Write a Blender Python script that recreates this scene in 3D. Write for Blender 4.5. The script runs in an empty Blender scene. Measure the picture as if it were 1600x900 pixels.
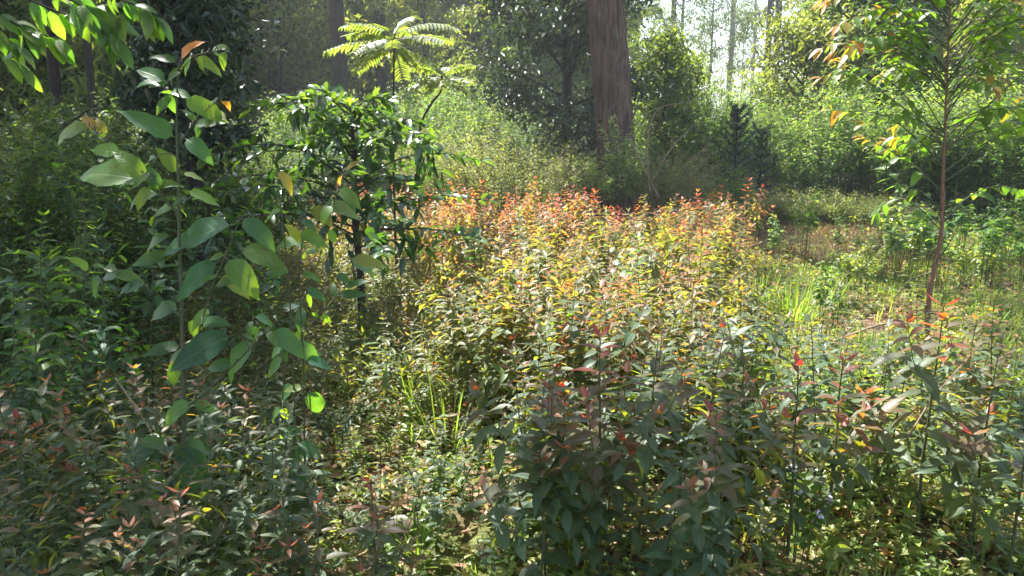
import bpy, math
import numpy as np
from math import radians, sin, cos, pi
from mathutils import Matrix, Vector

SC = bpy.context.scene
COL = SC.collection
# ------------------------------------------------------------------ camera
FPX = 1256.0                       # focal length in pixels of a 1600 px wide picture
PITCH = math.atan(260 / FPX)
CAM = np.array([0.0, 0.0, 1.6])
cd = bpy.data.cameras.new('camera'); cd.sensor_width = 36; cd.lens = 36 * FPX / 1600
cd.clip_start = 0.05; cd.clip_end = 2000
cam = bpy.data.objects.new('camera', cd); COL.objects.link(cam)
cam.location = CAM; cam.rotation_euler = (pi / 2 - PITCH, 0, 0)
SC.camera = cam
# ------------------------------------------------------------------ light
SUN_EL, SUN_AZ = radians(62), radians(-33)          # azimuth from +Y, negative = to the left
to_sun = np.array([sin(SUN_AZ) * cos(SUN_EL), cos(SUN_AZ) * cos(SUN_EL), sin(SUN_EL)])
world = bpy.data.worlds.new('World'); SC.world = world; world.use_nodes = True
wn = world.node_tree; bg = wn.nodes['Background']
sky = wn.nodes.new('ShaderNodeTexSky'); sky.sky_type = 'NISHITA'; sky.sun_disc = False
sky.sun_elevation = SUN_EL; sky.sun_rotation = SUN_AZ
sky.air_density = 1.0; sky.dust_density = 2.0; sky.ozone_density = 1.0
wn.links.new(sky.outputs[0], bg.inputs[0]); bg.inputs[1].default_value = 0.1
sl = bpy.data.lights.new('sun', 'SUN'); sl.energy = 5.0; sl.angle = radians(0.5); sl.color = (1.0, 0.965, 0.91)
sun = bpy.data.objects.new('sun', sl); COL.objects.link(sun)
sun.rotation_euler = Vector(to_sun).to_track_quat('Z', 'Y').to_euler(); sun.location = (0, 0, 30)
SC.view_settings.view_transform = 'Standard'; SC.view_settings.look = 'None'
SC.view_settings.gamma = 1; SC.view_settings.use_curve_mapping = False
SC.view_settings.exposure = 2.25
SC.render.engine = 'CYCLES'
cy = SC.cycles
cy.max_bounces = 7; cy.diffuse_bounces = 3; cy.glossy_bounces = 2; cy.transmission_bounces = 5
cy.volume_bounces = 0; cy.transparent_max_bounces = 4; cy.caustics_reflective = False; cy.caustics_refractive = False
cy.sample_clamp_indirect = 4; cy.use_denoising = True
cy.use_adaptive_sampling = True; cy.adaptive_threshold = 0.02
cy.volume_step_rate = 4; cy.volume_max_steps = 64

# ------------------------------------------------------------------ helpers
def W(x, y, d):
    """the point seen at pixel x, y of the photograph, d metres ahead"""
    rx, ru = (x - 800) / FPX, (450 - y) / FPX
    v = np.array([rx, cos(PITCH) + sin(PITCH) * ru, -sin(PITCH) + cos(PITCH) * ru])
    return CAM + v * (d / v[1])
def WX(x, d, y=300): return W(x, y, d)[0]
def G(x, y):
    rx, ru = (x - 800) / FPX, (450 - y) / FPX
    v = np.array([rx, cos(PITCH) + sin(PITCH) * ru, -sin(PITCH) + cos(PITCH) * ru])
    return CAM + v * (CAM[2] / -v[2])
def gz(x, y):
    x = np.asarray(x, float); y = np.asarray(y, float)
    a = 0.035 * np.sin(x * 1.3 + 0.7) * np.cos(y * 1.1) + 0.02 * np.sin(x * 3.1 + y * 2.3) + 0.012 * np.sin(x * 7 - y * 5)
    far = np.clip((y - 14) / 40, 0, 1)
    return a - 0.03 + far * far * 1.5
def ground_at(x, y): return np.array([x, y, float(gz(x, y))])
def norm(v):
    v = np.asarray(v, float)
    return v / np.maximum(np.linalg.norm(v, axis=-1, keepdims=True), 1e-9)

class MB:
    """collects triangles with a tint and a material slot and links them as one mesh"""
    def __init__(s): s.V = []; s.F = []; s.T = []; s.M = []; s.S = []; s.n = 0
    def add(s, V, F, tint=0.0, mat=0, smooth=False):
        V = np.asarray(V, float).reshape(-1, 3); F = np.asarray(F, int).reshape(-1, 3)
        s.V.append(V); s.F.append(F + s.n); s.n += len(V)
        t = np.full(len(V), tint, float) if np.isscalar(tint) else np.asarray(tint, float)
        s.T.append(t); s.M.append(np.full(len(F), mat, int)); s.S.append(np.full(len(F), smooth, bool))
    def merge(s, o, M=None, mats=None):
        for V, F, T, Mi, S, in zip(o.V, o.F, o.T, o.M, o.S):
            pass
        V = np.concatenate(o.V); F = np.concatenate(o.F)
        if M is not None: V = V @ M[:3, :3].T + M[:3, 3]
        s.V.append(V); s.F.append(F + s.n); s.n += len(V)
        s.T.append(np.concatenate(o.T)); s.M.append(np.concatenate(o.M)); s.S.append(np.concatenate(o.S))
    def mesh(s, name, mats):
        V = np.concatenate(s.V); F = np.concatenate(s.F); T = np.concatenate(s.T)
        me = bpy.data.meshes.new(name); nf = len(F)
        me.vertices.add(len(V)); me.vertices.foreach_set('co', V.astype(np.float32).ravel())
        me.loops.add(nf * 3); me.loops.foreach_set('vertex_index', F.astype(np.int32).ravel())
        me.polygons.add(nf); me.polygons.foreach_set('loop_start', np.arange(0, nf * 3, 3, dtype=np.int32))
        me.polygons.foreach_set('material_index', np.concatenate(s.M).astype(np.int32))
        me.polygons.foreach_set('use_smooth', np.concatenate(s.S))
        a = me.attributes.new('tint', 'FLOAT', 'POINT'); a.data.foreach_set('value', T.astype(np.float32))
        for m in mats: me.materials.append(m)
        me.update(); me.validate()
        return me

def link(name, data, parent=None, loc=None, **props):
    o = bpy.data.objects.new(name, data); COL.objects.link(o)
    if parent is not None: o.parent = parent
    if loc is not None: o.location = [float(c) for c in loc]
    for k, v in props.items():
        if v: o[k] = v
    return o
def thing(name, label, cat, loc, group=None, rz=0.0, sc=1.0):
    o = link(name, None, None, loc, label=label, category=cat, group=group)
    o.empty_display_size = 0.1; o.rotation_euler = (0, 0, rz); o.scale = (sc, sc, sc)
    return o
def copy_thing(root, loc, rz, sc, label, group=None):
    r = root.copy(); COL.objects.link(r)
    r.location = [float(c) for c in loc]; r.rotation_euler = (0, 0, rz); r.scale = sc if hasattr(sc, '__len__') else (sc, sc, sc)
    r['label'] = label
    if group: r['group'] = group
    for ch in list(root.children):
        c = ch.copy(); COL.objects.link(c); c.parent = r
        for g in ch.children:
            e = g.copy(); COL.objects.link(e); e.parent = c
    return r

def tube(pts, rad, n=6, twist=0.0, rough=None):
    P = np.asarray(pts, float); R = np.broadcast_to(np.asarray(rad, float), (len(P),))
    T = np.gradient(P, axis=0); T = norm(T)
    ref = np.array([0.31, 0.95, 0.02]) if abs(T[:, 2]).mean() > 0.5 else np.array([0.05, 0.02, 1.0])
    A = norm(np.cross(T, ref)); B = np.cross(T, A)
    a = np.linspace(0, 2 * pi, n, endpoint=False)
    rr = R[:, None] * (np.ones((len(P), n)) if rough is None else rough)
    V = P[:, None] + rr[..., None] * (np.cos(a)[None, :, None] * A[:, None] + np.sin(a)[None, :, None] * B[:, None])
    k = len(P); i = np.arange(k - 1)[:, None] * n; j = np.arange(n)[None]; j2 = (j + 1) % n
    q = np.stack([i + j, i + j2, i + n + j2, i + n + j], -1).reshape(-1, 4)
    F = np.concatenate([q[:, [0, 1, 2]], q[:, [0, 2, 3]]])
    return V.reshape(-1, 3), F
def curve(pts, k=8):
    """Catmull-Rom through the points"""
    P = np.asarray(pts, float); P = np.vstack([2 * P[0] - P[1], P, 2 * P[-1] - P[-2]]); out = []
    for i in range(1, len(P) - 2):
        t = np.linspace(0, 1, k, endpoint=False)[:, None]
        a, b, c, d = P[i - 1], P[i], P[i + 1], P[i + 2]
        out.append(0.5 * (2 * b + (c - a) * t + (2 * a - 5 * b + 4 * c - d) * t ** 2 + (3 * b - a - 3 * c + d) * t ** 3))
    out.append(P[-2][None]); return np.concatenate(out)

# leaf templates: columns u (along), v (across, -1..1), w (raised)
def leaf_template(us, ws, fold=0.12, wave=0.0, stalk=0.0):
    V = [(0, 0, 0)]; F = []
    prev = None
    for u, w in zip(us, ws):
        i = len(V); k = fold * w
        V += [(u, -w, k + wave * sin(u * 14)), (u, 0, 0), (u, w, k + wave * sin(u * 14 + 1.7))]
        if prev is None: F += [(0, i, i + 1), (0, i + 1, i + 2)]
        else:
            p = prev
            F += [(p, i, i + 1), (p, i + 1, p + 1), (p + 1, i + 1, i + 2), (p + 1, i + 2, p + 2)]
        prev = i
    t = len(V); V.append((1, 0, 0)); F += [(prev, t, prev + 1), (prev + 1, t, prev + 2)]
    return np.array(V, float), np.array(F, int)
T2 = (np.array([(0, 0, 0), (0.42, -1, 0.14), (1, 0, 0), (0.42, 1, 0.14)], float), np.array([(0, 1, 2), (0, 2, 3)]))
T4 = leaf_template([0.42], [1.0], 0.14)
T8 = leaf_template([0.28, 0.66], [0.92, 0.8], 0.14)
TGR = (np.array([(0, -1, 0), (0, 1, 0), (.4, -.9, 0), (.4, .9, 0), (.75, -.55, 0), (.75, .55, 0), (1, 0, 0)], float),
       np.array([(0, 2, 1), (1, 2, 3), (2, 4, 3), (3, 4, 5), (4, 6, 5)]))

def leaves(mb, pos, d, nrm, ln, wd, droop, tint, tpl=T8, mat=0, smooth=False):
    """adds one leaf per row; wd is the half width as a share of the length"""
    pos = np.asarray(pos, float).reshape(-1, 3); N = len(pos)
    if N == 0: return
    d = norm(d); nrm = np.broadcast_to(nrm, (N, 3)); side = norm(np.cross(d, nrm)); nn = np.cross(side, d)
    ln = np.broadcast_to(ln, (N,)).astype(float); wd = np.broadcast_to(wd, (N,)); droop = np.broadcast_to(droop, (N,)); tint = np.broadcast_to(tint, (N,))
    V, F = tpl; u, v, w = V[:, 0], V[:, 1], V[:, 2]; L = ln[:, None, None]
    drop = np.zeros((N, len(V), 3)); drop[..., 2] = -(droop[:, None] * u[None] ** 2) * ln[:, None]
    X = pos[:, None] + L * (d[:, None] * u[None, :, None] + side[:, None] * (v[None] * wd[:, None])[..., None] + nn[:, None] * (w[None] * wd[:, None] * 2)[..., None]) + drop
    Fs = (np.arange(N) * len(V))[:, None, None] + F[None]
    mb.add(X.reshape(-1, 3), Fs.reshape(-1, 3), np.repeat(tint, len(V)), mat, smooth)
def rdir(r, n): return norm(r.normal(size=(n, 3)))

# ------------------------------------------------------------------ materials
def nodes(m): m.use_nodes = True; return m.node_tree
def ramp(nt, stops, interp='LINEAR'):
    r = nt.nodes.new('ShaderNodeValToRGB'); cr = r.color_ramp; cr.interpolation = interp
    while len(cr.elements) < len(stops): cr.elements.new(0.5)
    for e, (p, c) in zip(cr.elements, stops): e.position = p; e.color = (*c, 1)
    return r
def leaf_mat(name, stops, tstops=None, transl=0.4, rough=0.45, spec=0.5, spots=0.0, vary=0.25, tgain=2.2, vein=False, tred=1.05):
    m = bpy.data.materials.new(name); nt = nodes(m); N, L = nt.nodes, nt.links
    out = N['Material Output']; P = N['Principled BSDF']
    at = N.new('ShaderNodeAttribute'); at.attribute_name = 'tint'
    r1 = ramp(nt, stops); L.new(at.outputs['Fac'], r1.inputs[0])
    if tstops is None:
        tstops = [(p, (min(c[0] * tgain * tred, .9), min(c[1] * tgain, .9), c[2] * tgain * 0.35)) for p, c in stops]
    r2 = ramp(nt, tstops); L.new(at.outputs['Fac'], r2.inputs[0])
    gm = N.new('ShaderNodeNewGeometry'); oi = N.new('ShaderNodeObjectInfo')
    tc = N.new('ShaderNodeTexCoord')
    no = N.new('ShaderNodeTexNoise'); no.inputs['Scale'].default_value = 9; no.inputs['Detail'].default_value = 3
    L.new(tc.outputs['Object'], no.inputs['Vector'])
    # per leaf value: island random + object random + noise
    ad = N.new('ShaderNodeMath'); ad.operation = 'ADD'; L.new(gm.outputs['Random Per Island'], ad.inputs[0]); L.new(oi.outputs['Random'], ad.inputs[1])
    fr = N.new('ShaderNodeMath'); fr.operation = 'FRACT'; L.new(ad.outputs[0], fr.inputs[0])
    mr = N.new('ShaderNodeMapRange'); mr.inputs[3].default_value = 1 - vary; mr.inputs[4].default_value = 1 + vary; L.new(fr.outputs[0], mr.inputs[0])
    mh = N.new('ShaderNodeMapRange'); mh.inputs[1].default_value = 0.3; mh.inputs[2].default_value = 0.7; mh.inputs[3].default_value = 0.485; mh.inputs[4].default_value = 0.512; L.new(no.outputs[0], mh.inputs[0])
    def hsv(src):
        h = N.new('ShaderNodeHueSaturation'); L.new(src, h.inputs['Color']); L.new(mr.outputs[0], h.inputs['Value']); L.new(mh.outputs[0], h.inputs['Hue']); return h.outputs[0]
    c1, c2 = hsv(r1.outputs[0]), hsv(r2.outputs[0])
    bn = N.new('ShaderNodeTexNoise'); bn.inputs['Scale'].default_value = 5.5 if vein else 60; bn.inputs['Detail'].default_value = 4; bn.inputs['Roughness'].default_value = .7
    va = N.new('ShaderNodeVectorMath'); va.operation = 'ADD'; L.new(tc.outputs['Object'], va.inputs[0]); L.new(oi.outputs['Location'], va.inputs[1]); L.new(va.outputs[0], bn.inputs['Vector'])
    br_ = ramp(nt, [(0.64, (0, 0, 0)), (0.70, (.7, .7, .7))]); L.new(bn.outputs[0], br_.inputs[0])
    def blem(src, c):
        mx = N.new('ShaderNodeMix'); mx.data_type = 'RGBA'; L.new(br_.outputs[0], mx.inputs[0]); L.new(src, mx.inputs[6]); mx.inputs[7].default_value = c; return mx.outputs[2]
    c1, c2 = blem(c1, (.11, .065, .03, 1)), blem(c2, (.22, .09, .02, 1))
    if spots > 0:
        s = N.new('ShaderNodeTexNoise'); s.inputs['Scale'].default_value = 10; s.inputs['Detail'].default_value = 6; s.inputs['Roughness'].default_value = 0.8
        L.new(tc.outputs['Generated'], s.inputs['Vector'])
        sr = ramp(nt, [(0.60, (0, 0, 0)), (0.68, (1, 1, 1))]); L.new(s.outputs[0], sr.inputs[0])
        sm = N.new('ShaderNodeMath'); sm.operation = 'MULTIPLY'; sm.inputs[1].default_value = spots; L.new(sr.outputs[0], sm.inputs[0])
        mx = N.new('ShaderNodeMix'); mx.data_type = 'RGBA'; L.new(sm.outputs[0], mx.inputs[0]); L.new(c1, mx.inputs[6]); mx.inputs[7].default_value = (.34, .4, .38, 1); c1 = mx.outputs[2]
    if vein:
        uv = N.new('ShaderNodeUVMap'); sp = N.new('ShaderNodeSeparateXYZ'); L.new(uv.outputs[0], sp.inputs[0])
        ab = N.new('ShaderNodeMath'); ab.operation = 'ABSOLUTE'; L.new(sp.outputs[0], ab.inputs[0])
        # side veins run forward from the midrib
        k = N.new('ShaderNodeMath'); k.operation = 'MULTIPLY_ADD'; k.inputs[1].default_value = -0.16; L.new(ab.outputs[0], k.inputs[0]); L.new(sp.outputs[1], k.inputs[2])
        k2 = N.new('ShaderNodeMath'); k2.operation = 'MULTIPLY'; k2.inputs[1].default_value = 11; L.new(k.outputs[0], k2.inputs[0])
        k3 = N.new('ShaderNodeMath'); k3.operation = 'PINGPONG'; k3.inputs[1].default_value = 0.5; L.new(k2.outputs[0], k3.inputs[0])
        v1 = N.new('ShaderNodeMapRange'); v1.inputs[1].default_value = 0.0; v1.inputs[2].default_value = 0.07; v1.inputs[3].default_value = 0.28; v1.inputs[4].default_value = 0; L.new(k3.outputs[0], v1.inputs[0])
        v2 = N.new('ShaderNodeMapRange'); v2.inputs[1].default_value = 0.02; v2.inputs[2].default_value = 0.07; v2.inputs[3].default_value = 0.6; v2.inputs[4].default_value = 0; L.new(ab.outputs[0], v2.inputs[0])
        vm = N.new('ShaderNodeMath'); vm.operation = 'MAXIMUM'; L.new(v1.outputs[0], vm.inputs[0]); L.new(v2.outputs[0], vm.inputs[1])
        mx = N.new('ShaderNodeMix'); mx.data_type = 'RGBA'; L.new(vm.outputs[0], mx.inputs[0]); L.new(c1, mx.inputs[6]); mx.inputs[7].default_value = (.16, .2, .11, 1); c1 = mx.outputs[2]
        bp = N.new('ShaderNodeBump'); bp.inputs['Strength'].default_value = 0.35; bp.inputs['Distance'].default_value = 0.004; bp.invert = True
        L.new(vm.outputs[0], bp.inputs['Height']); L.new(bp.outputs[0], P.inputs['Normal'])
    L.new(c1, P.inputs['Base Color']); P.inputs['Roughness'].default_value = rough; P.inputs['Specular IOR Level'].default_value = spec
    tr = N.new('ShaderNodeBsdfTranslucent'); L.new(c2, tr.inputs[0])
    mx = N.new('ShaderNodeMixShader'); mx.inputs[0].default_value = transl
    L.new(P.outputs[0], mx.inputs[1]); L.new(tr.outputs[0], mx.inputs[2]); L.new(mx.outputs[0], out.inputs[0])
    return m
def bark_mat(name, c1, c2, scale=(30, 30, 5), bump=0.6, dist=0.02, lich=None, rough=0.9):
    m = bpy.data.materials.new(name); nt = nodes(m); N, L = nt.nodes, nt.links; P = N['Principled BSDF']
    tc = N.new('ShaderNodeTexCoord'); mp = N.new('ShaderNodeMapping'); mp.inputs['Scale'].default_value = scale
    L.new(tc.outputs['Object'], mp.inputs[0])
    n1 = N.new('ShaderNodeTexNoise'); n1.inputs['Scale'].default_value = 1; n1.inputs['Detail'].default_value = 8; n1.inputs['Roughness'].default_value = 0.7; n1.inputs['Distortion'].default_value = 0.6; L.new(mp.outputs[0], n1.inputs['Vector'])
    r = ramp(nt, [(0.32, c2), (0.66, c1)]); L.new(n1.outputs[0], r.inputs[0]); col = r.outputs[0]
    if lich:
        n2 = N.new('ShaderNodeTexNoise'); n2.inputs['Scale'].default_value = 7; n2.inputs['Detail'].default_value = 5; L.new(tc.outputs['Object'], n2.inputs['Vector'])
        r2 = ramp(nt, [(0.55, (0, 0, 0)), (0.68, (.8, .8, .8))]); L.new(n2.outputs[0], r2.inputs[0])
        mx = N.new('ShaderNodeMix'); mx.data_type = 'RGBA'; L.new(r2.outputs[0], mx.inputs[0]); L.new(col, mx.inputs[6]); mx.inputs[7].default_value = (*lich, 1); col = mx.outputs[2]
    L.new(col, P.inputs['Base Color']); P.inputs['Roughness'].default_value = rough; P.inputs['Specular IOR Level'].default_value = 0.25
    b = N.new('ShaderNodeBump'); b.inputs['Strength'].default_value = bump; b.inputs['Distance'].default_value = dist; L.new(n1.outputs[0], b.inputs['Height']); L.new(b.outputs[0], P.inputs['Normal'])
    return m

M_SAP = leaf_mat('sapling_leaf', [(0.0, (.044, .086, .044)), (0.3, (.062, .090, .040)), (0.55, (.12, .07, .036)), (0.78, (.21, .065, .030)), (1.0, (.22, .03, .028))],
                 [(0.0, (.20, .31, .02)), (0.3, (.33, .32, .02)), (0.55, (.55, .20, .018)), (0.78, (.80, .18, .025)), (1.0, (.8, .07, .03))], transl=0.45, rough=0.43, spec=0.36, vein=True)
M_SAPF = leaf_mat('field_sapling_leaf', [(0.0, (.072, .12, .035)), (0.3, (.12, .125, .038)), (0.55, (.17, .095, .042)), (0.78, (.25, .085, .035)), (1.0, (.28, .04, .03))],
                 [(0.0, (.28, .34, .02)), (0.3, (.37, .33, .04)), (0.55, (.52, .23, .05)), (0.78, (.80, .26, .04)), (1.0, (.78, .14, .05))], transl=0.5, rough=0.45, spec=0.36)
M_SAPV = leaf_mat('sun_toned_sapling_leaf', [(0.0, (.072, .12, .035)), (0.3, (.12, .125, .038)), (0.55, (.17, .095, .042)), (0.78, (.25, .085, .035)), (1.0, (.28, .04, .03))],
                 [(0.0, (.28, .34, .02)), (0.3, (.37, .33, .04)), (0.55, (.52, .23, .05)), (0.78, (.80, .26, .04)), (1.0, (.78, .14, .05))], transl=0.5, rough=0.45, spec=0.36, vein=True)  # paler copy of the shaded sapling leaf, sunlight put into its colour
M_BROAD = leaf_mat('broad_sapling_leaf', [(0.0, (.028, .070, .05)), (0.5, (.055, .12, .03)), (1.0, (.32, .12, .03))],
                   [(0.0, (.14, .36, .02)), (0.5, (.38, .58, .02)), (1.0, (.9, .34, .03))], transl=0.5, rough=0.4, spec=0.3, spots=0.5, vein=True)
M_YG = leaf_mat('yellow_green_leaf', [(0.0, (.06, .12, .025)), (0.6, (.10, .15, .03)), (0.85, (.22, .15, .03)), (1.0, (.36, .12, .03))],
                [(0.0, (.18, .44, .02)), (0.6, (.34, .54, .025)), (0.85, (.75, .48, .03)), (1.0, (.95, .30, .03))], transl=0.5, rough=0.4, spec=0.5, vein=True)
M_COFFEE = leaf_mat('glossy_coffee_leaf', [(0.0, (.018, .052, .014)), (0.5, (.036, .078, .02)), (1.0, (.085, .14, .03))],
                    [(0.0, (.05, .15, .01)), (0.5, (.19, .34, .02)), (1.0, (.42, .64, .03))], transl=0.36, rough=0.25, spec=0.65)
M_DARK = leaf_mat('dark_tree_leaf', [(0.0, (.018, .036, .018)), (1.0, (.05, .075, .028))], transl=0.25, rough=0.42, spec=0.5, tgain=1.7)
M_GREEN = leaf_mat('green_tree_leaf', [(0.0, (.032, .065, .018)), (1.0, (.11, .15, .035))], transl=0.45, rough=0.5, spec=0.3, tgain=2.6)
M_HEDGE = leaf_mat('weed_leaf', [(0.0, (.042, .10, .022)), (0.6, (.09, .165, .035)), (1.0, (.26, .30, .11))], transl=0.5, rough=0.5, spec=0.3, tgain=2.1, tred=1.0)
M_YGF = leaf_mat('yellow_green_small_leaf', [(0.0, (.06, .12, .025)), (0.6, (.10, .15, .03)), (0.85, (.22, .15, .03)), (1.0, (.36, .12, .03))],
                [(0.0, (.18, .44, .02)), (0.6, (.34, .54, .025)), (0.85, (.75, .48, .03)), (1.0, (.95, .30, .03))], transl=0.5, rough=0.4, spec=0.5)
M_OLIVE = leaf_mat('olive_bush_leaf', [(0.0, (.085, .12, .03)), (0.6, (.16, .19, .045)), (1.0, (.26, .29, .12))], transl=0.45, rough=0.5, spec=0.35, tgain=2.2)
M_COVER = leaf_mat('ground_cover_leaf', [(0.0, (.06, .125, .025)), (0.5, (.14, .20, .04)), (0.85, (.25, .25, .07)), (1.0, (.28, .15, .06))], transl=0.46, rough=0.42, spec=0.5, tgain=2.4)
M_GRASS = leaf_mat('grass_blade', [(0.0, (.07, .16, .03)), (0.6, (.17, .24, .05)), (1.0, (.36, .28, .17))], transl=0.45, rough=0.45, spec=0.4, tgain=2.3)
M_PINE = leaf_mat('pine_needle', [(0.0, (.045, .09, .03)), (1.0, (.12, .16, .045))], transl=0.5, rough=0.6, spec=0.3, tgain=2.8)
M_LITTER = leaf_mat('dead_leaf', [(0.0, (.13, .07, .04)), (0.5, (.26, .15, .08)), (1.0, (.42, .33, .22))], transl=0.15, rough=0.7, spec=0.3, vary=0.35)
M_DRY = leaf_mat('dry_straw', [(0.0, (.15, .11, .06)), (0.7, (.22, .15, .09)), (1.0, (.29, .20, .13))], transl=0.3, rough=0.7, spec=0.2, tgain=1.4)
M_FROND = leaf_mat('frond_leaflet', [(0.0, (.08, .13, .035)), (1.0, (.14, .17, .05))], transl=0.5, rough=0.4, spec=0.4, tgain=2.3)
M_CONIFER = leaf_mat('conifer_leaf', [(0.0, (.015, .04, .018)), (1.0, (.04, .07, .03))], transl=0.15, rough=0.4, spec=0.5)
M_FLOWER = leaf_mat('flower_petal', [(0.0, (.42, .38, .62)), (1.0, (.7, .68, .66))], transl=0.3, rough=0.7, spec=0.2, tgain=1.2)
M_STEM = bark_mat('green_stem', (.10, .10, .045), (.045, .055, .025), (60, 60, 20), 0.2, 0.002, rough=0.6)
M_REDSTEM = bark_mat('pinkish_stem', (.20, .12, .09), (.10, .08, .05), (60, 60, 20), 0.2, 0.002, rough=0.55)
M_TWIG = bark_mat('dry_twig', (.30, .22, .15), (.14, .09, .06), (40, 40, 12), 0.4, 0.004)
M_BARK = bark_mat('pine_bark', (.19, .12, .085), (.022, .014, .011), (15, 15, 1.7), 1.0, 0.05, lich=(.13, .11, .085))
M_BARKD = bark_mat('dark_bark', (.05, .037, .028), (.016, .012, .010), (20, 20, 4), 0.8, 0.03)
M_BARKP = bark_mat('pale_bark', (.40, .36, .32), (.22, .18, .15), (8, 8, 1.4), 0.4, 0.02)
M_BARKR = bark_mat('reddish_bark', (.25, .125, .08), (.11, .055, .035), (45, 45, 18), 0.5, 0.004, rough=0.7)

# ------------------------------------------------------------------ ground
def ground():
    def axis(lo, hi, c0, c1, fine):
        a = np.arange(c0, c1, fine); l = c0 - np.geomspace(0.3, c0 - lo, 26)[::-1]; h = c1 + np.geomspace(0.3, hi - c1, 26)
        return np.concatenate([l, a, h])
    xs = axis(-260, 260, -9, 9, 0.12); ys = axis(-60, 420, 1, 16, 0.12)
    X, Y = np.meshgrid(xs, ys); r = np.random.RandomState(1)
    near = (abs(X) < 10) & (Y < 17)
    Z = gz(X, Y) + r.normal(size=X.shape) * 0.006 * near
    V = np.stack([X, Y, Z], -1).reshape(-1, 3); nx = len(xs); ny = len(ys)
    i = (np.arange(ny - 1)[:, None] * nx + np.arange(nx - 1)[None]).ravel()
    F = np.concatenate([np.stack([i, i + 1, i + nx + 1], -1), np.stack([i, i + nx + 1, i + nx], -1)])
    m = bpy.data.materials.new('forest_soil'); nt = nodes(m); N, L = nt.nodes, nt.links; P = N['Principled BSDF']
    tc = N.new('ShaderNodeTexCoord')
    n1 = N.new('ShaderNodeTexNoise'); n1.inputs['Scale'].default_value = 1.3; n1.inputs['Detail'].default_value = 6; L.new(tc.outputs['Object'], n1.inputs['Vector'])
    n2 = N.new('ShaderNodeTexNoise'); n2.inputs['Scale'].default_value = 22; n2.inputs['Detail'].default_value = 8; n2.inputs['Roughness'].default_value = .75; L.new(tc.outputs['Object'], n2.inputs['Vector'])
    v = N.new('ShaderNodeTexVoronoi'); v.inputs['Scale'].default_value = 26; L.new(tc.outputs['Object'], v.inputs['Vector'])
    ra = ramp(nt, [(0.3, (.05, .032, .022)), (0.55, (.13, .085, .055)), (0.75, (.25, .18, .12))]); L.new(n2.outputs[0], ra.inputs[0])
    rg = ramp(nt, [(0.35, (.05, .07, .02)), (0.6, (.15, .17, .05)), (0.8, (.22, .2, .08))]); L.new(n2.outputs[0], rg.inputs[0])
    rm = ramp(nt, [(0.46, (0, 0, 0)), (0.56, (.8, .8, .8))]); L.new(n1.outputs[0], rm.inputs[0])
    mx = N.new('ShaderNodeMix'); mx.data_type = 'RGBA'; L.new(rm.outputs[0], mx.inputs[0]); L.new(ra.outputs[0], mx.inputs[6]); L.new(rg.outputs[0], mx.inputs[7])
    L.new(mx.outputs[2], P.inputs['Base Color']); P.inputs['Roughness'].default_value = 1; P.inputs['Specular IOR Level'].default_value = .1
    b = N.new('ShaderNodeBump'); b.inputs['Strength'].default_value = .8; b.inputs['Distance'].default_value = .03
    ad = N.new('ShaderNodeMath'); L.new(n2.outputs[0], ad.inputs[0]); L.new(v.outputs[0], ad.inputs[1]); L.new(ad.outputs[0], b.inputs['Height']); L.new(b.outputs[0], P.inputs['Normal'])
    mb = MB(); mb.add(V, F, 0, 0, True)
    link('ground', mb.mesh('ground', [m]), kind='structure')
ground()

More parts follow.
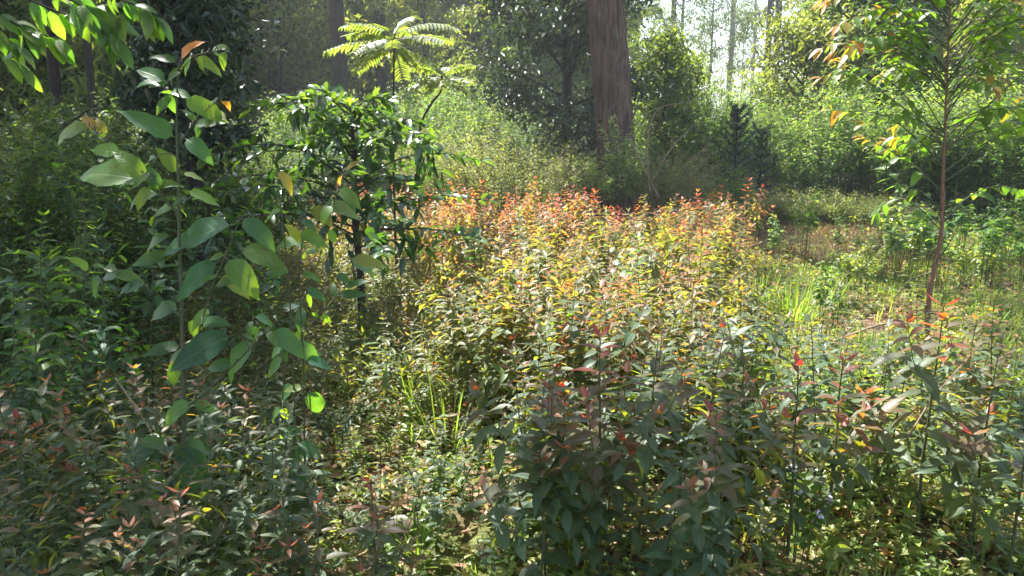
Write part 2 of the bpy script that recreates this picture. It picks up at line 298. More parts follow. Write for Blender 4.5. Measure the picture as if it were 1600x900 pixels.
# ------------------------------------------------------------------ big structure: trees
def limb_path(r, p0, az, el, length, k=6, rise=0.25, wob=0.06):
    d = np.array([cos(az) * cos(el), sin(az) * cos(el), sin(el)]); P = [np.array(p0, float)]
    for i in range(k):
        d = norm(d + np.array([0, 0, rise / k]) + r.normal(size=3) * wob); P.append(P[-1] + d * length / k)
    return np.array(P)
def crown(r, trunk, H, base, rad, n_limb, n_twig, n_leaf, ll, lw, spread, tpl=T2, el=(0.1, 0.7), droop=0.25, profile='round',
          rise=0.2, limb_r=0.04, tints=(0, 1), down=0.3, limb_mat=0, zs=None, twig_len=0.35):
    """returns (branch builder, leaf builder)"""
    B, Lf = MB(), MB()
    tz = trunk[:, 2]; LP, LT = [], []
    for i in range(n_limb):
        t = (i + r.rand()) / n_limb
        z = base + (H * 0.97 - base) * t
        p0 = np.array([np.interp(z, tz, trunk[:, 0]), np.interp(z, tz, trunk[:, 1]), z])
        s = {'round': math.sqrt(max(0.05, 1 - (2 * t - 0.85) ** 2 * 0.9)), 'cone': 1.05 - 0.85 * t, 'top': 0.55 + 0.5 * sin(pi * t), 'drop': 0.5 + 0.6 * (1 - t)}[profile]
        length = rad * s * r.uniform(0.75, 1.15); az = i * 2.4 + r.uniform(-.4, .4); e = r.uniform(*el) + t * 0.35
        P = limb_path(r, p0, az, e, length, 6, rise)
        V, F = tube(P, np.linspace(limb_r * s + 0.006, 0.006, len(P)), 5); B.add(V, F, 0, 0, True)
        for j in range(n_twig):
            u = 0.25 + 0.75 * (j + r.rand()) / n_twig; q = u * (len(P) - 1); a = int(min(q, len(P) - 2)); pt = P[a] + (P[a + 1] - P[a]) * (q - a)
            ta = az + r.choice([-1, 1]) * r.uniform(0.3, 1.3); tl = length * twig_len * r.uniform(0.5, 1.2)
            Q = limb_path(r, pt, ta, r.uniform(-.2, .6), tl, 3, 0.0, .15)
            V, F = tube(Q, [0.010, .006, .004, .002], 3); B.add(V, F)
            c = r.randint(0, 3, n_leaf); f = r.rand(n_leaf)[:, None]
            LP.append(Q[c] + (Q[c + 1] - Q[c]) * f + r.normal(size=(n_leaf, 3)) * spread * np.array([1, 1, .7]))
            LT.append(np.full(n_leaf, r.uniform(*tints)))
    LP = np.concatenate(LP); LT = np.concatenate(LT); n = len(LP)
    d = rdir(r, n); d[:, 2] = d[:, 2] * 0.6 - down; nr = norm(np.array([0, 0, 1.0]) + r.normal(size=(n, 3)) * 0.55)
    leaves(Lf, LP, d, nr, ll * r.uniform(.7, 1.3, n), lw, droop, np.clip(LT + r.uniform(-.25, .25, n), 0, 1), tpl)
    return B, Lf
def trunk_path(r, H, lean=(0, 0), wob=0.05, k=9):
    t = np.linspace(0, 1, k); P = np.stack([lean[0] * t * H, lean[1] * t * H, t * H], -1)
    P[1:, :2] += np.cumsum(r.normal(size=(k - 1, 2)), 0) * wob; P[0, 2] = -0.15
    return P
def tree(name, label, cat, loc, r, H, r0, base, rad, bark, leafm, group=None, lean=(0, 0), wob=0.04, trunk_n=10, sc=1, **kw):
    P = trunk_path(r, H, lean, wob); k = len(P); rr = r0 * (1 - 0.75 * np.linspace(0, 1, k) ** 1.1); rr[0] *= 1.35
    PP = curve(P, 4); R = np.interp(PP[:, 2], P[:, 2], rr)
    root = thing(name, label, cat, loc, group)
    tb = MB(); rough = 1 + r.normal(size=(len(PP), trunk_n)) * 0.05
    V, F = tube(PP, R, trunk_n, rough=rough); tb.add(V, F, 0, 0, True)
    B, Lf = crown(r, P, H, base, rad, **kw)
    link('trunk', tb.mesh('trunk', [bark]), root)
    link('branches', B.mesh('branches', [bark]), root)
    link('crown', Lf.mesh('crown', [leafm]), root, kind='stuff')
    return root

def needles_crown_tree(name, label, loc, r, H, r0, base, rad, group=None, lean=(0, 0), n_limb=26, n_twig=9, n_leaf=26, ll=0.22, bark=None, tints=(0, 1), spread=.2, lw=.1):
    return tree(name, label, 'pine tree', loc, r, H, r0, base, rad, bark or M_BARKD, M_PINE, group, lean, n_limb=n_limb, n_twig=n_twig, n_leaf=n_leaf,
                ll=ll, lw=lw, spread=spread, el=(-.15, .3), droop=0.3, profile='drop', down=0.25, limb_r=0.05, tints=tints)

def big_tree():
    r = np.random.RandomState(7); d = 13.0
    b = W(967, 330, d); t = W(944, -5, d)
    sl = (t - b) / (t[2] - b[2]); H = 26.0
    base = ground_at(b[0] - sl[0] * b[2], d)
    root = thing('big_pine_tree', 'thick trunk with rough reddish brown grooved bark behind the red field', 'tree', base)
    zz = np.linspace(-0.2, H, 190); P = np.stack([sl[0] * zz + 0.03 * np.sin(zz * .9), sl[0] * 0.2 * zz, zz], -1)
    R = 0.30 - 0.0075 * zz + 0.20 * np.exp(-np.clip(zz, 0, 9) * 2.6)
    n = 110; a = np.arange(n) * 2 * pi / n
    # plates of bark: ridges that wander and break
    rough = np.zeros((len(zz), n))
    for f, ph, am in [(13, 0, .035), (21, 2, .034), (33, 4, .03), (47, 1, .02)]:
        rough += am * np.abs(np.sin(a[None] * f / 2 + ph + 0.9 * np.sin(zz[:, None] * 1.7 + ph) + 0.5 * np.sin(zz[:, None] * 4.3 + f)))
    rough += 0.03 * np.sign(np.sin(zz[:, None] * 14 + a[None] * 9 + 3 * np.sin(a[None] * 5))) * 0.4 + r.normal(size=rough.shape) * 0.014
    V, F = tube(P, R, n, rough=0.93 + rough); tb = MB(); tb.add(V, F, 0, 0, False)
    link('trunk', tb.mesh('trunk', [M_BARK]), root)
    B, Lf = crown(r, P, H, 18, 3.6, n_limb=22, n_twig=8, n_leaf=30, ll=0.2, lw=0.08, spread=0.22, el=(0, .4), down=.2)
    link('branches', B.mesh('branches', [M_BARK]), root); link('crown', Lf.mesh('crown', [M_PINE]), root, kind='stuff')
big_tree()

def at_px(x, d, rr=0): return ground_at(WX(x, d), d)

# the dark broadleaf tree just left of the big trunk
r = np.random.RandomState(11)
tree('dark_leafy_tree', 'dark small leaved tree with thin trunk standing left of the thick reddish trunk', 'tree', at_px(878, 14.5), r, 6.6, 0.11, 1.0, 2.1, M_BARKD, M_DARK,
     n_limb=46, n_twig=9, n_leaf=46, ll=0.11, lw=0.24, spread=0.17, tpl=T2, profile='top', droop=.3, tints=(0, .7), limb_r=.03)
tree('dark_leafy_tree', 'dark broadleaf tree at the left, its crown above the big leaved sapling', 'tree', at_px(312, 8.6), r, 4.7, 0.08, 1.2, 1.0, M_BARKD, M_DARK,
     n_limb=34, n_twig=7, n_leaf=40, ll=0.11, lw=0.25, spread=0.15, tpl=T2, profile='top', droop=.3, tints=(0, .8), limb_r=.03)
tree('broadleaf_tree', 'dark green broadleaf tree with glossy leaves beyond the right hedge', 'tree', at_px(1345, 17), r, 6.6, 0.10, 1.5, 1.9, M_BARKD, M_GREEN,
     n_limb=36, n_twig=8, n_leaf=36, ll=0.15, lw=0.25, spread=0.2, tpl=T2, profile='round', tints=(0, .4), limb_r=.03)
tree('yellowish_tree', 'yellow green leafy young tree right of the twin far trunks', 'tree', at_px(1240, 16.5), r, 3.5, 0.06, 0.9, 1.25, M_BARKD, M_OLIVE,
     n_limb=30, n_twig=7, n_leaf=34, ll=0.11, lw=0.25, spread=0.16, tpl=T2, profile='round', tints=(.1, .6), limb_r=.02)
tree('yellowish_tree', 'small yellow green tree standing right beside the thick trunk', 'tree', at_px(1038, 15.5), r, 3.15, 0.05, 0.8, 0.75, M_BARKD, M_GREEN,
     n_limb=24, n_twig=7, n_leaf=30, ll=0.10, lw=0.24, spread=0.13, tpl=T2, profile='round', tints=(.5, 1), limb_r=.02)
tree('yellowish_tree', 'slender bright green tree between the small yellowish tree and the far pale trunk', 'tree', at_px(1075, 16.5), r, 2.9, 0.05, 0.8, 0.7, M_BARKD, M_GREEN,
     n_limb=22, n_twig=7, n_leaf=30, ll=0.10, lw=0.24, spread=0.14, tpl=T2, profile='round', tints=(.3, .9), limb_r=.02)

# pines whose trunks stand in the haze
pine_proto = needles_crown_tree('pine_tree', 'dark straight pine trunk left of the feathery fronds, the widest of the trio', at_px(541, 18), np.random.RandomState(21), 34, 0.165, 25, 2.2, lean=(-.012, 0), n_limb=15, n_twig=7)
for (x, d, s, lab) in [(603, 24, 1.05, 'dark pine trunk directly behind the feathery fronds'),
                       (632, 31, .9, 'thin distant pine trunk just right of the fronds, fading in haze'),
                       (102, 11.5, .5, 'leftmost of the two dark trunks at the upper left'),
                       (157, 14.5, .46, 'right one of the two dark trunks at the upper left'),
                       (1184, 36, .9, 'left one of the twin dark trunks against the white sky'),
                       (1201, 37, 1.0, 'right one of the twin dark trunks against the white sky'),
                       (1040, 50, 1.0, 'pine behind the small yellowish tree, fading in white haze'),
                       (1290, 42, 1.0, 'faint pine above the yellow green tree on the right'),
                       (1420, 33, 1.0, 'faint pine behind the orange tipped sapling')]:
    copy_thing(pine_proto, at_px(x, d), x * 1.7, s, lab)
# lower crowned pines that fill the misty back
low_proto = needles_crown_tree('misty_pine', 'soft green pine with foliage down to the weeds, left of the widest pine trunk', at_px(480, 26), np.random.RandomState(22), 11, 0.16, 0.8, 3.0, n_limb=56, n_twig=8, n_leaf=42, ll=0.3, tints=(.1, 1), spread=.15, lw=.11)
for (x, d, s, lab) in [(400, 22, .8, 'misty pine rising behind the coffee shrub at its left'), (350, 31, 1.1, 'hazy pine behind the dark leafy tree at left'),
                       (700, 30, .95, 'hazy pine between the fronds and the dark tree'), (830, 27, 1.0, 'green pine seen through the dark tree crown'), (740, 33, 1.1, 'soft pine above the second frond plant'), (930, 40, 1.2, 'pale pine left of the thick reddish trunk, high up'), (520, 30, 1.1, 'misty pine just left of the widest of the trio of trunks'), (310, 22, 1.0, 'dim pine directly behind the left dark tree'), (-20, 28, 1.3, 'far dim pine at the upper left corner'), (1440, 24, .9, 'green pine behind the sapling crown at upper right'), (1330, 28, .8, 'hazy pine rising behind the glossy broadleaf tree'), (780, 38, 1.1, 'pale misty pine behind the dark tree crown'),
                       (560, 38, 1.2, 'pale misty pine behind the widest of the trio of trunks'), (60, 20, 1.0, 'dim pine at far left edge behind the dark trunks'),
                       (210, 24, 1.1, 'dim pine right of the two dark trunks at upper left'), (-60, 16, 1.0, 'dark pine at the left border of the clearing'),
                       (1500, 30, 1.0, 'hazy pine at upper right behind the sapling crown'), (1610, 25, 1.0, 'green pine at the right border'), (640, 46, 1.2, 'palest pine far behind the second frond plant'),
                       (130, 33, 1.2, 'distant pine seen between the two dark trunks'), (280, 42, 1.3, 'distant pale pine above the left dark tree'), (450, 48, 1.3, 'far pale pine left of the trio of trunks'), (880, 34, 1.0, 'hazy pine behind the thick reddish trunk')]:
    copy_thing(low_proto, at_px(x, d), x * 0.9, s, lab)
mt = tree('misty_tree', 'soft olive green tree in haze left of the widest trunk of the trio', 'tree', at_px(455, 20), np.random.RandomState(33), 7.5, 0.08, 0.8, 2.1, M_BARKD, M_OLIVE,
     n_limb=34, n_twig=8, n_leaf=34, ll=0.17, lw=0.24, spread=0.2, tpl=T2, profile='round', tints=(0, .8), limb_r=.03)
for (x, d, s, lab) in [(395, 27, 1.1, 'hazy olive tree above the left end of the coffee shrub'), (575, 32, 1.2, 'hazy olive tree between the two widest trunks of the trio'), (665, 24, .85, 'olive tree in haze behind the smaller frond plant'), (740, 40, 1.4, 'pale hazy tree between the fronds and the dark tree'), (500, 42, 1.5, 'palest hazy tree behind the trio of trunks'), (1420, 22, .8, 'olive tree behind the upper left of the orange tipped tree'), (1540, 20, .85, 'olive tree behind the crown of the orange tipped tree'), (1300, 32, 1.3, 'large pale tree behind the glossy broadleaf tree'), (900, 30, 1.1, 'olive tree in haze between the dark tree and the thick trunk'), (60, 17, .95, 'olive tree behind the two dark trunks at the upper left')]:
    copy_thing(mt, at_px(x, d), x * 1.1, s, lab)
# misty gum trees against the sky
gum = tree('gum_tree', 'tall pale trunked gum tree against the white sky', 'tree', at_px(1131, 40), np.random.RandomState(31), 16, 0.16, 3.4, 3.3, M_BARKP, M_GREEN, n_limb=30, n_twig=7, n_leaf=34, ll=0.2, lw=0.17, spread=0.3, tpl=T2, profile='top', down=.6, tints=(0, .6), limb_r=.04)
for (x, d, s, lab) in [(1055, 34, .62, 'short misty gum tree right of the small yellowish tree'), (1100, 30, .42, 'lowest misty gum tree, below the pale trunk'), (1165, 52, .8, 'faintest gum tree, between pale trunk and twin trunks'),
                       (1250, 55, 1.0, 'hazy gum tree right of the twin trunks'), (990, 48, 1.0, 'hazy gum tree partly hidden by the thick trunk'), (1380, 40, .9, 'hazy gum tree behind the dark green broadleaf tree'), (1560, 44, 1.0, 'hazy gum tree at the upper right corner'), (1150, 62, .5, 'tiny distant gum tree low between the trunks')]:
    copy_thing(gum, at_px(x, d), x * 1.3, s, lab)

# the wide tree whose crown shades the foreground, trunk beyond the left border
def shade_tree():
    r = np.random.RandomState(41); base = ground_at(-7.6, 7.2)
    root = thing('shade_tree', 'wide broadleaf tree beyond the left border whose overhanging limb enters the top left corner', 'tree', base)
    tp = curve([(0, 0, -.2), (0.1, 0, 2), (0.3, 0, 4), (0.8, -.1, 5.6), (1.6, -.2, 7)], 6); tb = MB()
    V, F = tube(tp, np.linspace(.26, .15, len(tp)), 14, rough=1 + r.normal(size=(len(tp), 14)) * .04); tb.add(V, F, 0, 0, True)
    LP = []; B = MB()
    # ground points wanted in shade -> the crown clump that lies towards the sun from them
    targets = []
    while len(targets) < 200:
        x, y = r.uniform(-5.5, 4.2), r.uniform(-1.5, 9.0)
        px = 800 + x / max(y, .5) * FPX
        edge_y = 2.7 + 0.15 * math.sin(x * 3)
        inside = (y < edge_y) or (x < -1.5 - 0.22 * (y - 4) and y < 9.5)
        if x > .9 and y > 2.3: inside = inside and r.rand() < 0.14
        if -2.0 < x < -.1 and .8 < y < 2.3: continue
        if -1.1 < x < .1 and y > 2.45: continue
        if not inside: continue
        if min([9] + [math.hypot(x - a, y - b) for a, b in targets]) < .3: continue
        targets.append((x, y))
    while len(targets) < 290:
        y = r.uniform(3.5, 11); x = -r.uniform(.30, .75) * y
        if min([9] + [math.hypot(x - a, y - b) for a, b in targets]) > .28: targets.append((x, y))
    for (x, y) in targets:
        h = r.uniform(5.4, 7.6); t = (h - 0.5) / to_sun[2]; c = np.array([x + to_sun[0] * t, y + to_sun[1] * t, h]) - base
        LP.append(c)
    LP = np.array(LP)
    # limbs fan out from the fork to clusters of clumps
    fork = tp[-1]; order = np.argsort(np.arctan2(LP[:, 1] - fork[1], LP[:, 0] - fork[0]))
    for g in np.array_split(order, 12):
        far = LP[g[np.argmax(np.linalg.norm(LP[g] - fork, axis=1))]]
        mid = (fork + far) / 2 + np.array([0, 0, .35]); lp = curve([fork, mid, far], 7)
        V, F = tube(lp, np.linspace(.09, .015, len(lp)), 6); B.add(V, F, 0, 0, True)
        for c in LP[g]:
            k = np.argmin(np.linalg.norm(lp - c, axis=1)); s = lp[max(0, k - 2)]
            q = curve([s, (s + c) / 2 + r.normal(size=3) * .12, c], 3); V, F = tube(q, np.linspace(.02, .005, len(q)), 4); B.add(V, F)
    Lf = MB(); n = 150
    P = (LP[:, None] + r.normal(size=(len(LP), n, 3)) * np.array([.27, .27, .2])).reshape(-1, 3); m = len(P)
    leaves(Lf, P, rdir(r, m) + np.array([0, 0, -.3]), norm(np.array([0, 0, 1.]) + r.normal(size=(m, 3)) * .5), .15 * r.uniform(.7, 1.3, m), .24, .3, r.rand(m), T2)
    link('trunk', tb.mesh('trunk', [M_BARKD]), root); link('branches', B.mesh('branches', [M_BARKD]), root); link('crown', Lf.mesh('crown', [M_GREEN]), root, kind='stuff')
shade_tree()

# ------------------------------------------------------------------ bushes
def stem_bush_mesh(r, H, R, n_stem, n_leaf, ll, lw, arch=0.3, start=0.25, tints=(0, .7), toptint=None, tpl=T4, stem_r=.006, droop=.35, flower=0):
    S, Lf = MB(), MB()
    for i in range(n_stem):
        a = r.uniform(0, 2 * pi); q = math.sqrt(r.rand()); h = H * (1 - 0.42 * q * q) * r.uniform(.72, 1.08)
        b = np.array([cos(a), sin(a), 0]) * R * .45 * q; t = np.array([cos(a), sin(a), 0]) * R * q * r.uniform(.85, 1.15)
        mid = (b + t) / 2 + np.array([0, 0, h * .6]) - np.array([cos(a), sin(a), 0]) * R * .08
        top = t + np.array([cos(a + .4), sin(a + .4), 0]) * arch * h * .3 + np.array([0, 0, h])
        P = curve([b, mid, top], 5); V, F = tube(P, np.linspace(stem_r, stem_r * .35, len(P)), 3); S.add(V, F)
        u = start + (1 - start) * r.rand(n_leaf) ** .8; k = u * (len(P) - 1); ki = np.minimum(k.astype(int), len(P) - 2)
        pos = P[ki] + (P[ki + 1] - P[ki]) * (k - ki)[:, None] + r.normal(size=(n_leaf, 3)) * R * .055
        aa = r.uniform(0, 2 * pi, n_leaf); d = np.stack([np.cos(aa), np.sin(aa), r.uniform(-.35, .5, n_leaf)], -1)
        base = r.uniform(*tints); tt = np.clip(base + r.uniform(-.2, .2, n_leaf), 0, 1)
        if toptint is not None: tt = np.where(u > .9, np.clip(toptint + r.uniform(-.15, .1, n_leaf), 0, 1), tt)
        leaves(Lf, pos, d, norm(np.array([0, 0, 1.]) + r.normal(size=(n_leaf, 3)) * .35), ll * r.uniform(.6, 1.25, n_leaf) * (1.15 - .4 * u), lw, droop, tt, tpl)
        if flower and r.rand() < flower:
            m = 12; leaves(Lf, top + r.normal(size=(m, 3)) * .012, rdir(r, m) + np.array([0, 0, .8]), rdir(r, m), .018, .4, .2, r.uniform(.2, .8, m), T2, 1)
    return S, Lf
def bush(name, label, loc, r, sm=None, lm=None, cat='bush', group=None, mats2=None, **kw):
    S, Lf = stem_bush_mesh(r, **kw); root = thing(name, label, cat, loc, group)
    link('stems', S.mesh('stems', [sm or M_STEM]), root, kind='stuff')
    link('foliage', Lf.mesh('foliage', [lm, M_FLOWER]), root, kind='stuff')
    return root
r = np.random.RandomState(51)
hedgeA = bush('green_weed_bush', 'tall bright green weed bush right behind the young dark conifer', at_px(1130, 14.6), r, lm=M_HEDGE, H=2.55, R=1.0, n_stem=130, n_leaf=62, ll=.12, lw=.15, tints=(.1, .8), toptint=.75, start=.15, flower=.15)
hedgeB = bush('green_weed_bush', 'feathery bright green bush with pale tips, right of the dark conifer', at_px(1265, 14.0), r, lm=M_HEDGE, H=2.35, R=1.05, n_stem=140, n_leaf=66, ll=.11, lw=.14, tints=(.2, .9), toptint=.8, start=.15, flower=.12)
for (p, x, d, s, lab) in [(hedgeA, 1340, 14.5, 1.05, 'green weed bush below the glossy broadleaf tree'), (hedgeB, 1420, 13.2, 1.0, 'green weed bush left of the sapling trunk at the back'),
                          (hedgeA, 1500, 13.0, 1.0, 'green weed bush directly behind the sapling trunk'), (hedgeB, 1590, 12.4, 1.0, 'green weed bush at the right border'),
                          (hedgeB, 1190, 16, 1.1, 'pale topped weed bush below the twin far trunks'), (hedgeA, 1070, 15.5, .95, 'weed bush between the thick trunk and the bright bush'),
                          (hedgeA, 1660, 14.2, 1.15, 'weed bush just past the right border'), (hedgeB, 1010, 17, 1.0, 'weed bush behind the dry arching stems'), (hedgeA, 1250, 18.5, 1.15, 'weed bush behind the feathery bush'),
                          (hedgeA, 640, 15.5, .95, 'green bush below the large fronds'), (hedgeB, 560, 16, .9, 'green bush behind the coffee shrub crown'), (hedgeA, 690, 18, 1.1, 'green bush behind the second frond plant'),
                          (hedgeB, 910, 15.2, .55, 'low green bush in the gap left of the thick trunk'), (hedgeA, 460, 15.5, .85, 'green bush behind the left side of the coffee shrub'), (hedgeB, 730, 21, 1.2, 'hazy green bush left of the dark tree'), (hedgeA, 850, 20, 1., 'green bush behind the dark tree trunk')]:
    copy_thing(p, at_px(x, d), x * .37, (s, s, s), lab)
oliveA = bush('olive_bush', 'rounded olive bush with fine dry leaves in front of the dark tree', at_px(815, 11.6), r, lm=M_OLIVE, sm=M_TWIG, H=1.5, R=.95, n_stem=150, n_leaf=80, ll=.06, lw=.18, tints=(.1, .8), start=.1, arch=.6)
copy_thing(oliveA, at_px(745, 12.4), 1.3, (1, 1, 1.12), 'olive bush left of the rounded one, behind the red tips')
copy_thing(oliveA, at_px(700, 13.5), 2.3, (1, 1, 1.1), 'olive bush behind the right end of the coffee shrub')
bush('pale_tipped_bush', 'tall pale green bush rising above the olive bushes', at_px(772, 12.8), r, lm=M_HEDGE, H=1.98, R=.42, n_stem=50, n_leaf=110, ll=.09, lw=.18, tints=(.4, .9), toptint=.9, start=.3, flower=.3)
bush('pale_tipped_bush', 'pale flowering bush in front of the thick trunk', at_px(965, 11.9), r, lm=M_HEDGE, H=1.62, R=.5, n_stem=32, n_leaf=60, ll=.11, lw=.17, tints=(.4, .95), toptint=.95, start=.5, flower=.5)
bush('tangled_bush', 'tangled bush of arching stems right of the thick trunk', at_px(1050, 12.2), r, lm=M_OLIVE, sm=M_TWIG, H=1.45, R=.8, n_stem=110, n_leaf=45, ll=.075, lw=.2, tints=(.1, .6), start=.3, arch=1.1, stem_r=.009)
copy_thing(hedgeA, at_px(1150, 11.5), 1, .42, 'low green bush in front of the dark young conifers')
dryB = bush('dry_bush', 'brownish shaded bush at the foot of the bright hedge', at_px(1150, 12.6), r, lm=M_OLIVE, sm=M_TWIG, H=.72, R=.75, n_stem=120, n_leaf=50, ll=.06, lw=.2, tints=(0, .5), start=.1, arch=.8)
for (x, d, s, lab) in [(1240, 12.9, .9, 'low brownish bush at the foot of the feathery bush'), (1320, 12.6, .8, 'low brownish bush behind the dry red soil'), (1090, 11.4, .9, 'low bush where the red field meets the dry soil'), (1400, 12.4, .75, 'low bush behind the small leafy plants at right')]:
    copy_thing(dryB, at_px(x, d), x * .7, s, lab)

# thick green growth at the left
leftA = bush('understory_shrub', 'shaded small leaved shrub at the left edge below the overhanging leaves', at_px(40, 6.4), r, lm=M_GREEN, H=1.75, R=.75, n_stem=90, n_leaf=60, ll=.085, lw=.24, tints=(0, .8), start=.12)
for (x, d, s, lab) in [(120, 6.0, .85, 'shaded shrub left of the big leaved sapling'), (190, 7.2, .9, 'shaded shrub behind the big leaved sapling'), (-40, 5.2, .95, 'dark shrub cut by the left border'), (80, 8.2, 1.1, 'shrub below the two dark trunks'),
                       (250, 9.0, 1.0, 'shrub at the foot of the left dark tree'), (370, 9.5, .8, 'shrub left of the coffee shrub trunk at the back'), (20, 10.5, 1.25, 'tallest shrub at the left back'), (150, 10.5, 1.2, 'back shrub between the dark trunks and the dark tree'),
                       (440, 11, .8, 'back shrub seen under the coffee branches'), (330, 12, 1.1, 'back shrub behind the left dark tree'), (60, 4.6, .62, 'low shaded shrub in front of the left edge'), (500, 12.5, .9, 'back shrub behind the coffee trunk'), (210, 12.8, 1.2, 'dim shrub far behind the big leaved sapling')]:
    copy_thing(leftA, at_px(x, d), x * .53, s, lab)

# ------------------------------------------------------------------ single leaves
SHAPES = {  # stations along the blade, half widths, widest half width as share of length, fold, wave
    'lance': ([.06, .16, .3, .46, .62, .78, .9], [.05, .45, .85, 1, .86, .5, .22], .155, .16, .02),
    'ellip': ([.07, .16, .3, .46, .62, .78, .9], [.05, .6, .95, 1, .9, .6, .28], .20, .12, .03),
    'ovate': ([.10, .18, .3, .46, .62, .78, .9], [.04, .74, .97, 1, .85, .55, .24], .205, .10, .13),
    'coffee': ([.05, .16, .3, .46, .62, .78, .88], [.06, .55, .9, 1, .9, .55, .2], .235, .18, .09),
}
_lm = {}
def leaf_mesh(shape, tint, bend, var, mat):
    key = (shape, round(tint * 8), round(bend * 5), var % 3, mat.name)
    if key in _lm: return _lm[key]
    us, ws, hw, fold, wave = SHAPES[shape]; us = [0] + us + [1]; ws = [.03] + ws + [0]
    r = np.random.RandomState(abs(hash(key[:4])) % 9999 if False else (key[1] * 31 + key[2] * 7 + key[3] * 3 + len(shape)))
    V, UV, F = [], [], []; y = z = 0.0; pu = 0; skew = r.uniform(-.08, .08); tw = r.uniform(-.35, .35)
    for u, w in zip(us, ws):
        th = .12 - (key[2] / 5) * 1.7 * (u ** 1.3); y += (u - pu) * cos(th); z += (u - pu) * sin(th); pu = u
        for s in (-1, 0, 1):
            k = fold * w * hw * 2.2 * abs(s) + (wave * hw * w * sin(u * 15 + s * 1.3 + key[3] * 2) if s else 0)
            a = tw * u; xx = s * w * hw
            V.append((xx * cos(a) + skew * u * u, y - sin(th) * k, z + cos(th) * k + xx * sin(a))); UV.append((s * w, u))
    for i in range(len(us) - 1):
        for c in (0, 1):
            a, b, c2, d = i * 3 + c, i * 3 + c + 1, i * 3 + c + 4, i * 3 + c + 3
            F.append((a, b, c2, d))
    me = bpy.data.meshes.new('leaf_' + shape); me.from_pydata(V, [], F)
    a = me.attributes.new('tint', 'FLOAT', 'POINT'); a.data.foreach_set('value', np.full(len(V), tint, np.float32))
    uv = me.uv_layers.new(name='UVMap'); li = np.zeros(len(me.loops), np.int32); me.loops.foreach_get('vertex_index', li)
    uv.data.foreach_set('uv', np.array(UV, np.float32)[li].ravel())
    me.polygons.foreach_set('use_smooth', [True] * len(F)); me.materials.append(mat); me.update()
    _lm[key] = me; return me
def put_leaf(parent, pos, d, up, ln, shape, tint, bend, var, mat):
    d = norm(d); X = norm(np.cross(d, up)); Z = np.cross(X, d)
    o = bpy.data.objects.new('leaf', leaf_mesh(shape, float(np.clip(tint, 0, 1)), bend, var, mat)); COL.objects.link(o); o.parent = parent
    M = np.eye(4); M[:3, 0] = X * ln; M[:3, 1] = d * ln; M[:3, 2] = Z * ln; M[:3, 3] = pos
    o.matrix_basis = Matrix(M.tolist()); return o

def sapling_plan(r, H, ll, n_br=3, lean=0.06, start=.3, node=.07, red=.5, az0=None, dense=1.0, base=None, thick=1.0):
    """stems and leaves of one opposite leaved sapling, in its own coordinates"""
    S, Lv = [], []; k = 7; t = np.linspace(0, 1, k); base = r.uniform(-.08, .10) if base is None else base
    a = r.uniform(0, 2 * pi); P = np.stack([cos(a) * lean * H * t ** 1.5, sin(a) * lean * H * t ** 1.5, H * t], -1); P[1:, :2] += np.cumsum(r.normal(size=(k - 1, 2)) * .006 * H, 0)
    P[0, 2] -= .05; P = curve(P, 3); S.append((P, np.linspace(.003 + .0032 * H, .0015, len(P)) * thick))
    az = r.uniform(0, pi) if az0 is None else az0
    def walk(path, first, spacing, size, redt, az):
        L = np.concatenate([[0], np.cumsum(np.linalg.norm(np.diff(path, axis=0), axis=1))]); s = first * L[-1]
        while s < L[-1]:
            u = s / L[-1]; p = np.array([np.interp(s, L, path[:, i]) for i in range(3)]); T = norm(path[min(len(path) - 1, int(u * len(path)) + 1)] - path[max(0, int(u * len(path)) - 1)])
            A = norm(np.cross(T, [.2, .1, 1.]) + 1e-6) if abs(T[2]) < .95 else np.array([1., 0, 0]); Bv = np.cross(T, A)
            for sgn in (0, pi):
                if r.rand() > .93 * dense: continue
                q = az + sgn + r.uniform(-.25, .25); out = cos(q) * A + sin(q) * Bv; el = -.12 + .5 * u ** 4 + r.uniform(-.25, .25)
                d = out * cos(el) + T * sin(el) + np.array([0, 0, .05]); sz = size * (1 - .62 * max(0, u - .72) / .28) * r.uniform(.72, 1.12) * (.75 + .25 * min(1, u * 3))
                tt = np.clip(base + (u ** 2.6) * redt * r.uniform(.6, 1.15) + r.uniform(-.08, .18), 0, 1); bd = .15 + .45 * r.rand() * (1.2 - u)
                Lv.append((p, d, T + np.array([0, 0, 1.2]), sz, tt, bd))
            az += pi / 2 + r.uniform(-.15, .15); s += spacing * r.uniform(.8, 1.25) * (1 - .45 * u)
        # the folded tip leaves
        for i in range(2):
            q = r.uniform(0, 6.3); Lv.append((path[-1], np.array([cos(q) * .9, sin(q) * .9, .8]), np.array([cos(q), sin(q), .5]), size * .45, min(1, redt * r.uniform(.9, 1.2)), .1))
    walk(P, start, node, ll, red, az)
    for i in range(n_br):
        u = r.uniform(.22, .72); p0 = P[int(u * (len(P) - 1))]; a = r.uniform(0, 2 * pi); bl = H * r.uniform(.22, .42) * (1.15 - .5 * u)
        Q = curve([p0, p0 + np.array([cos(a), sin(a), .55]) * bl * .5, p0 + np.array([cos(a) * .95, sin(a) * .95, 1.05]) * bl * .9], 3)
        S.append((Q, np.linspace(.0026, .0012, len(Q)))); walk(Q, .3, node * .85, ll * .85, red * .8, r.uniform(0, 3))
    return S, Lv
def sapling_split(name, label, loc, r, plan, group=None, shape='lance', mat=None, stem=None, rz=0, cat='sapling'):
    root = thing(name, label, cat, loc, group, rz); mb = MB()
    for P, R in plan[0]: V, F = tube(P, R, 5); mb.add(V, F, 0, 0, True)
    link('stem', mb.mesh('stem', [stem or M_STEM]), root)
    for i, (p, d, up, ln, tt, bd) in enumerate(plan[1]):
        put_leaf(root, p, d, up, ln, shape, tt, bd, r.randint(3), mat or M_SAP)
    return root
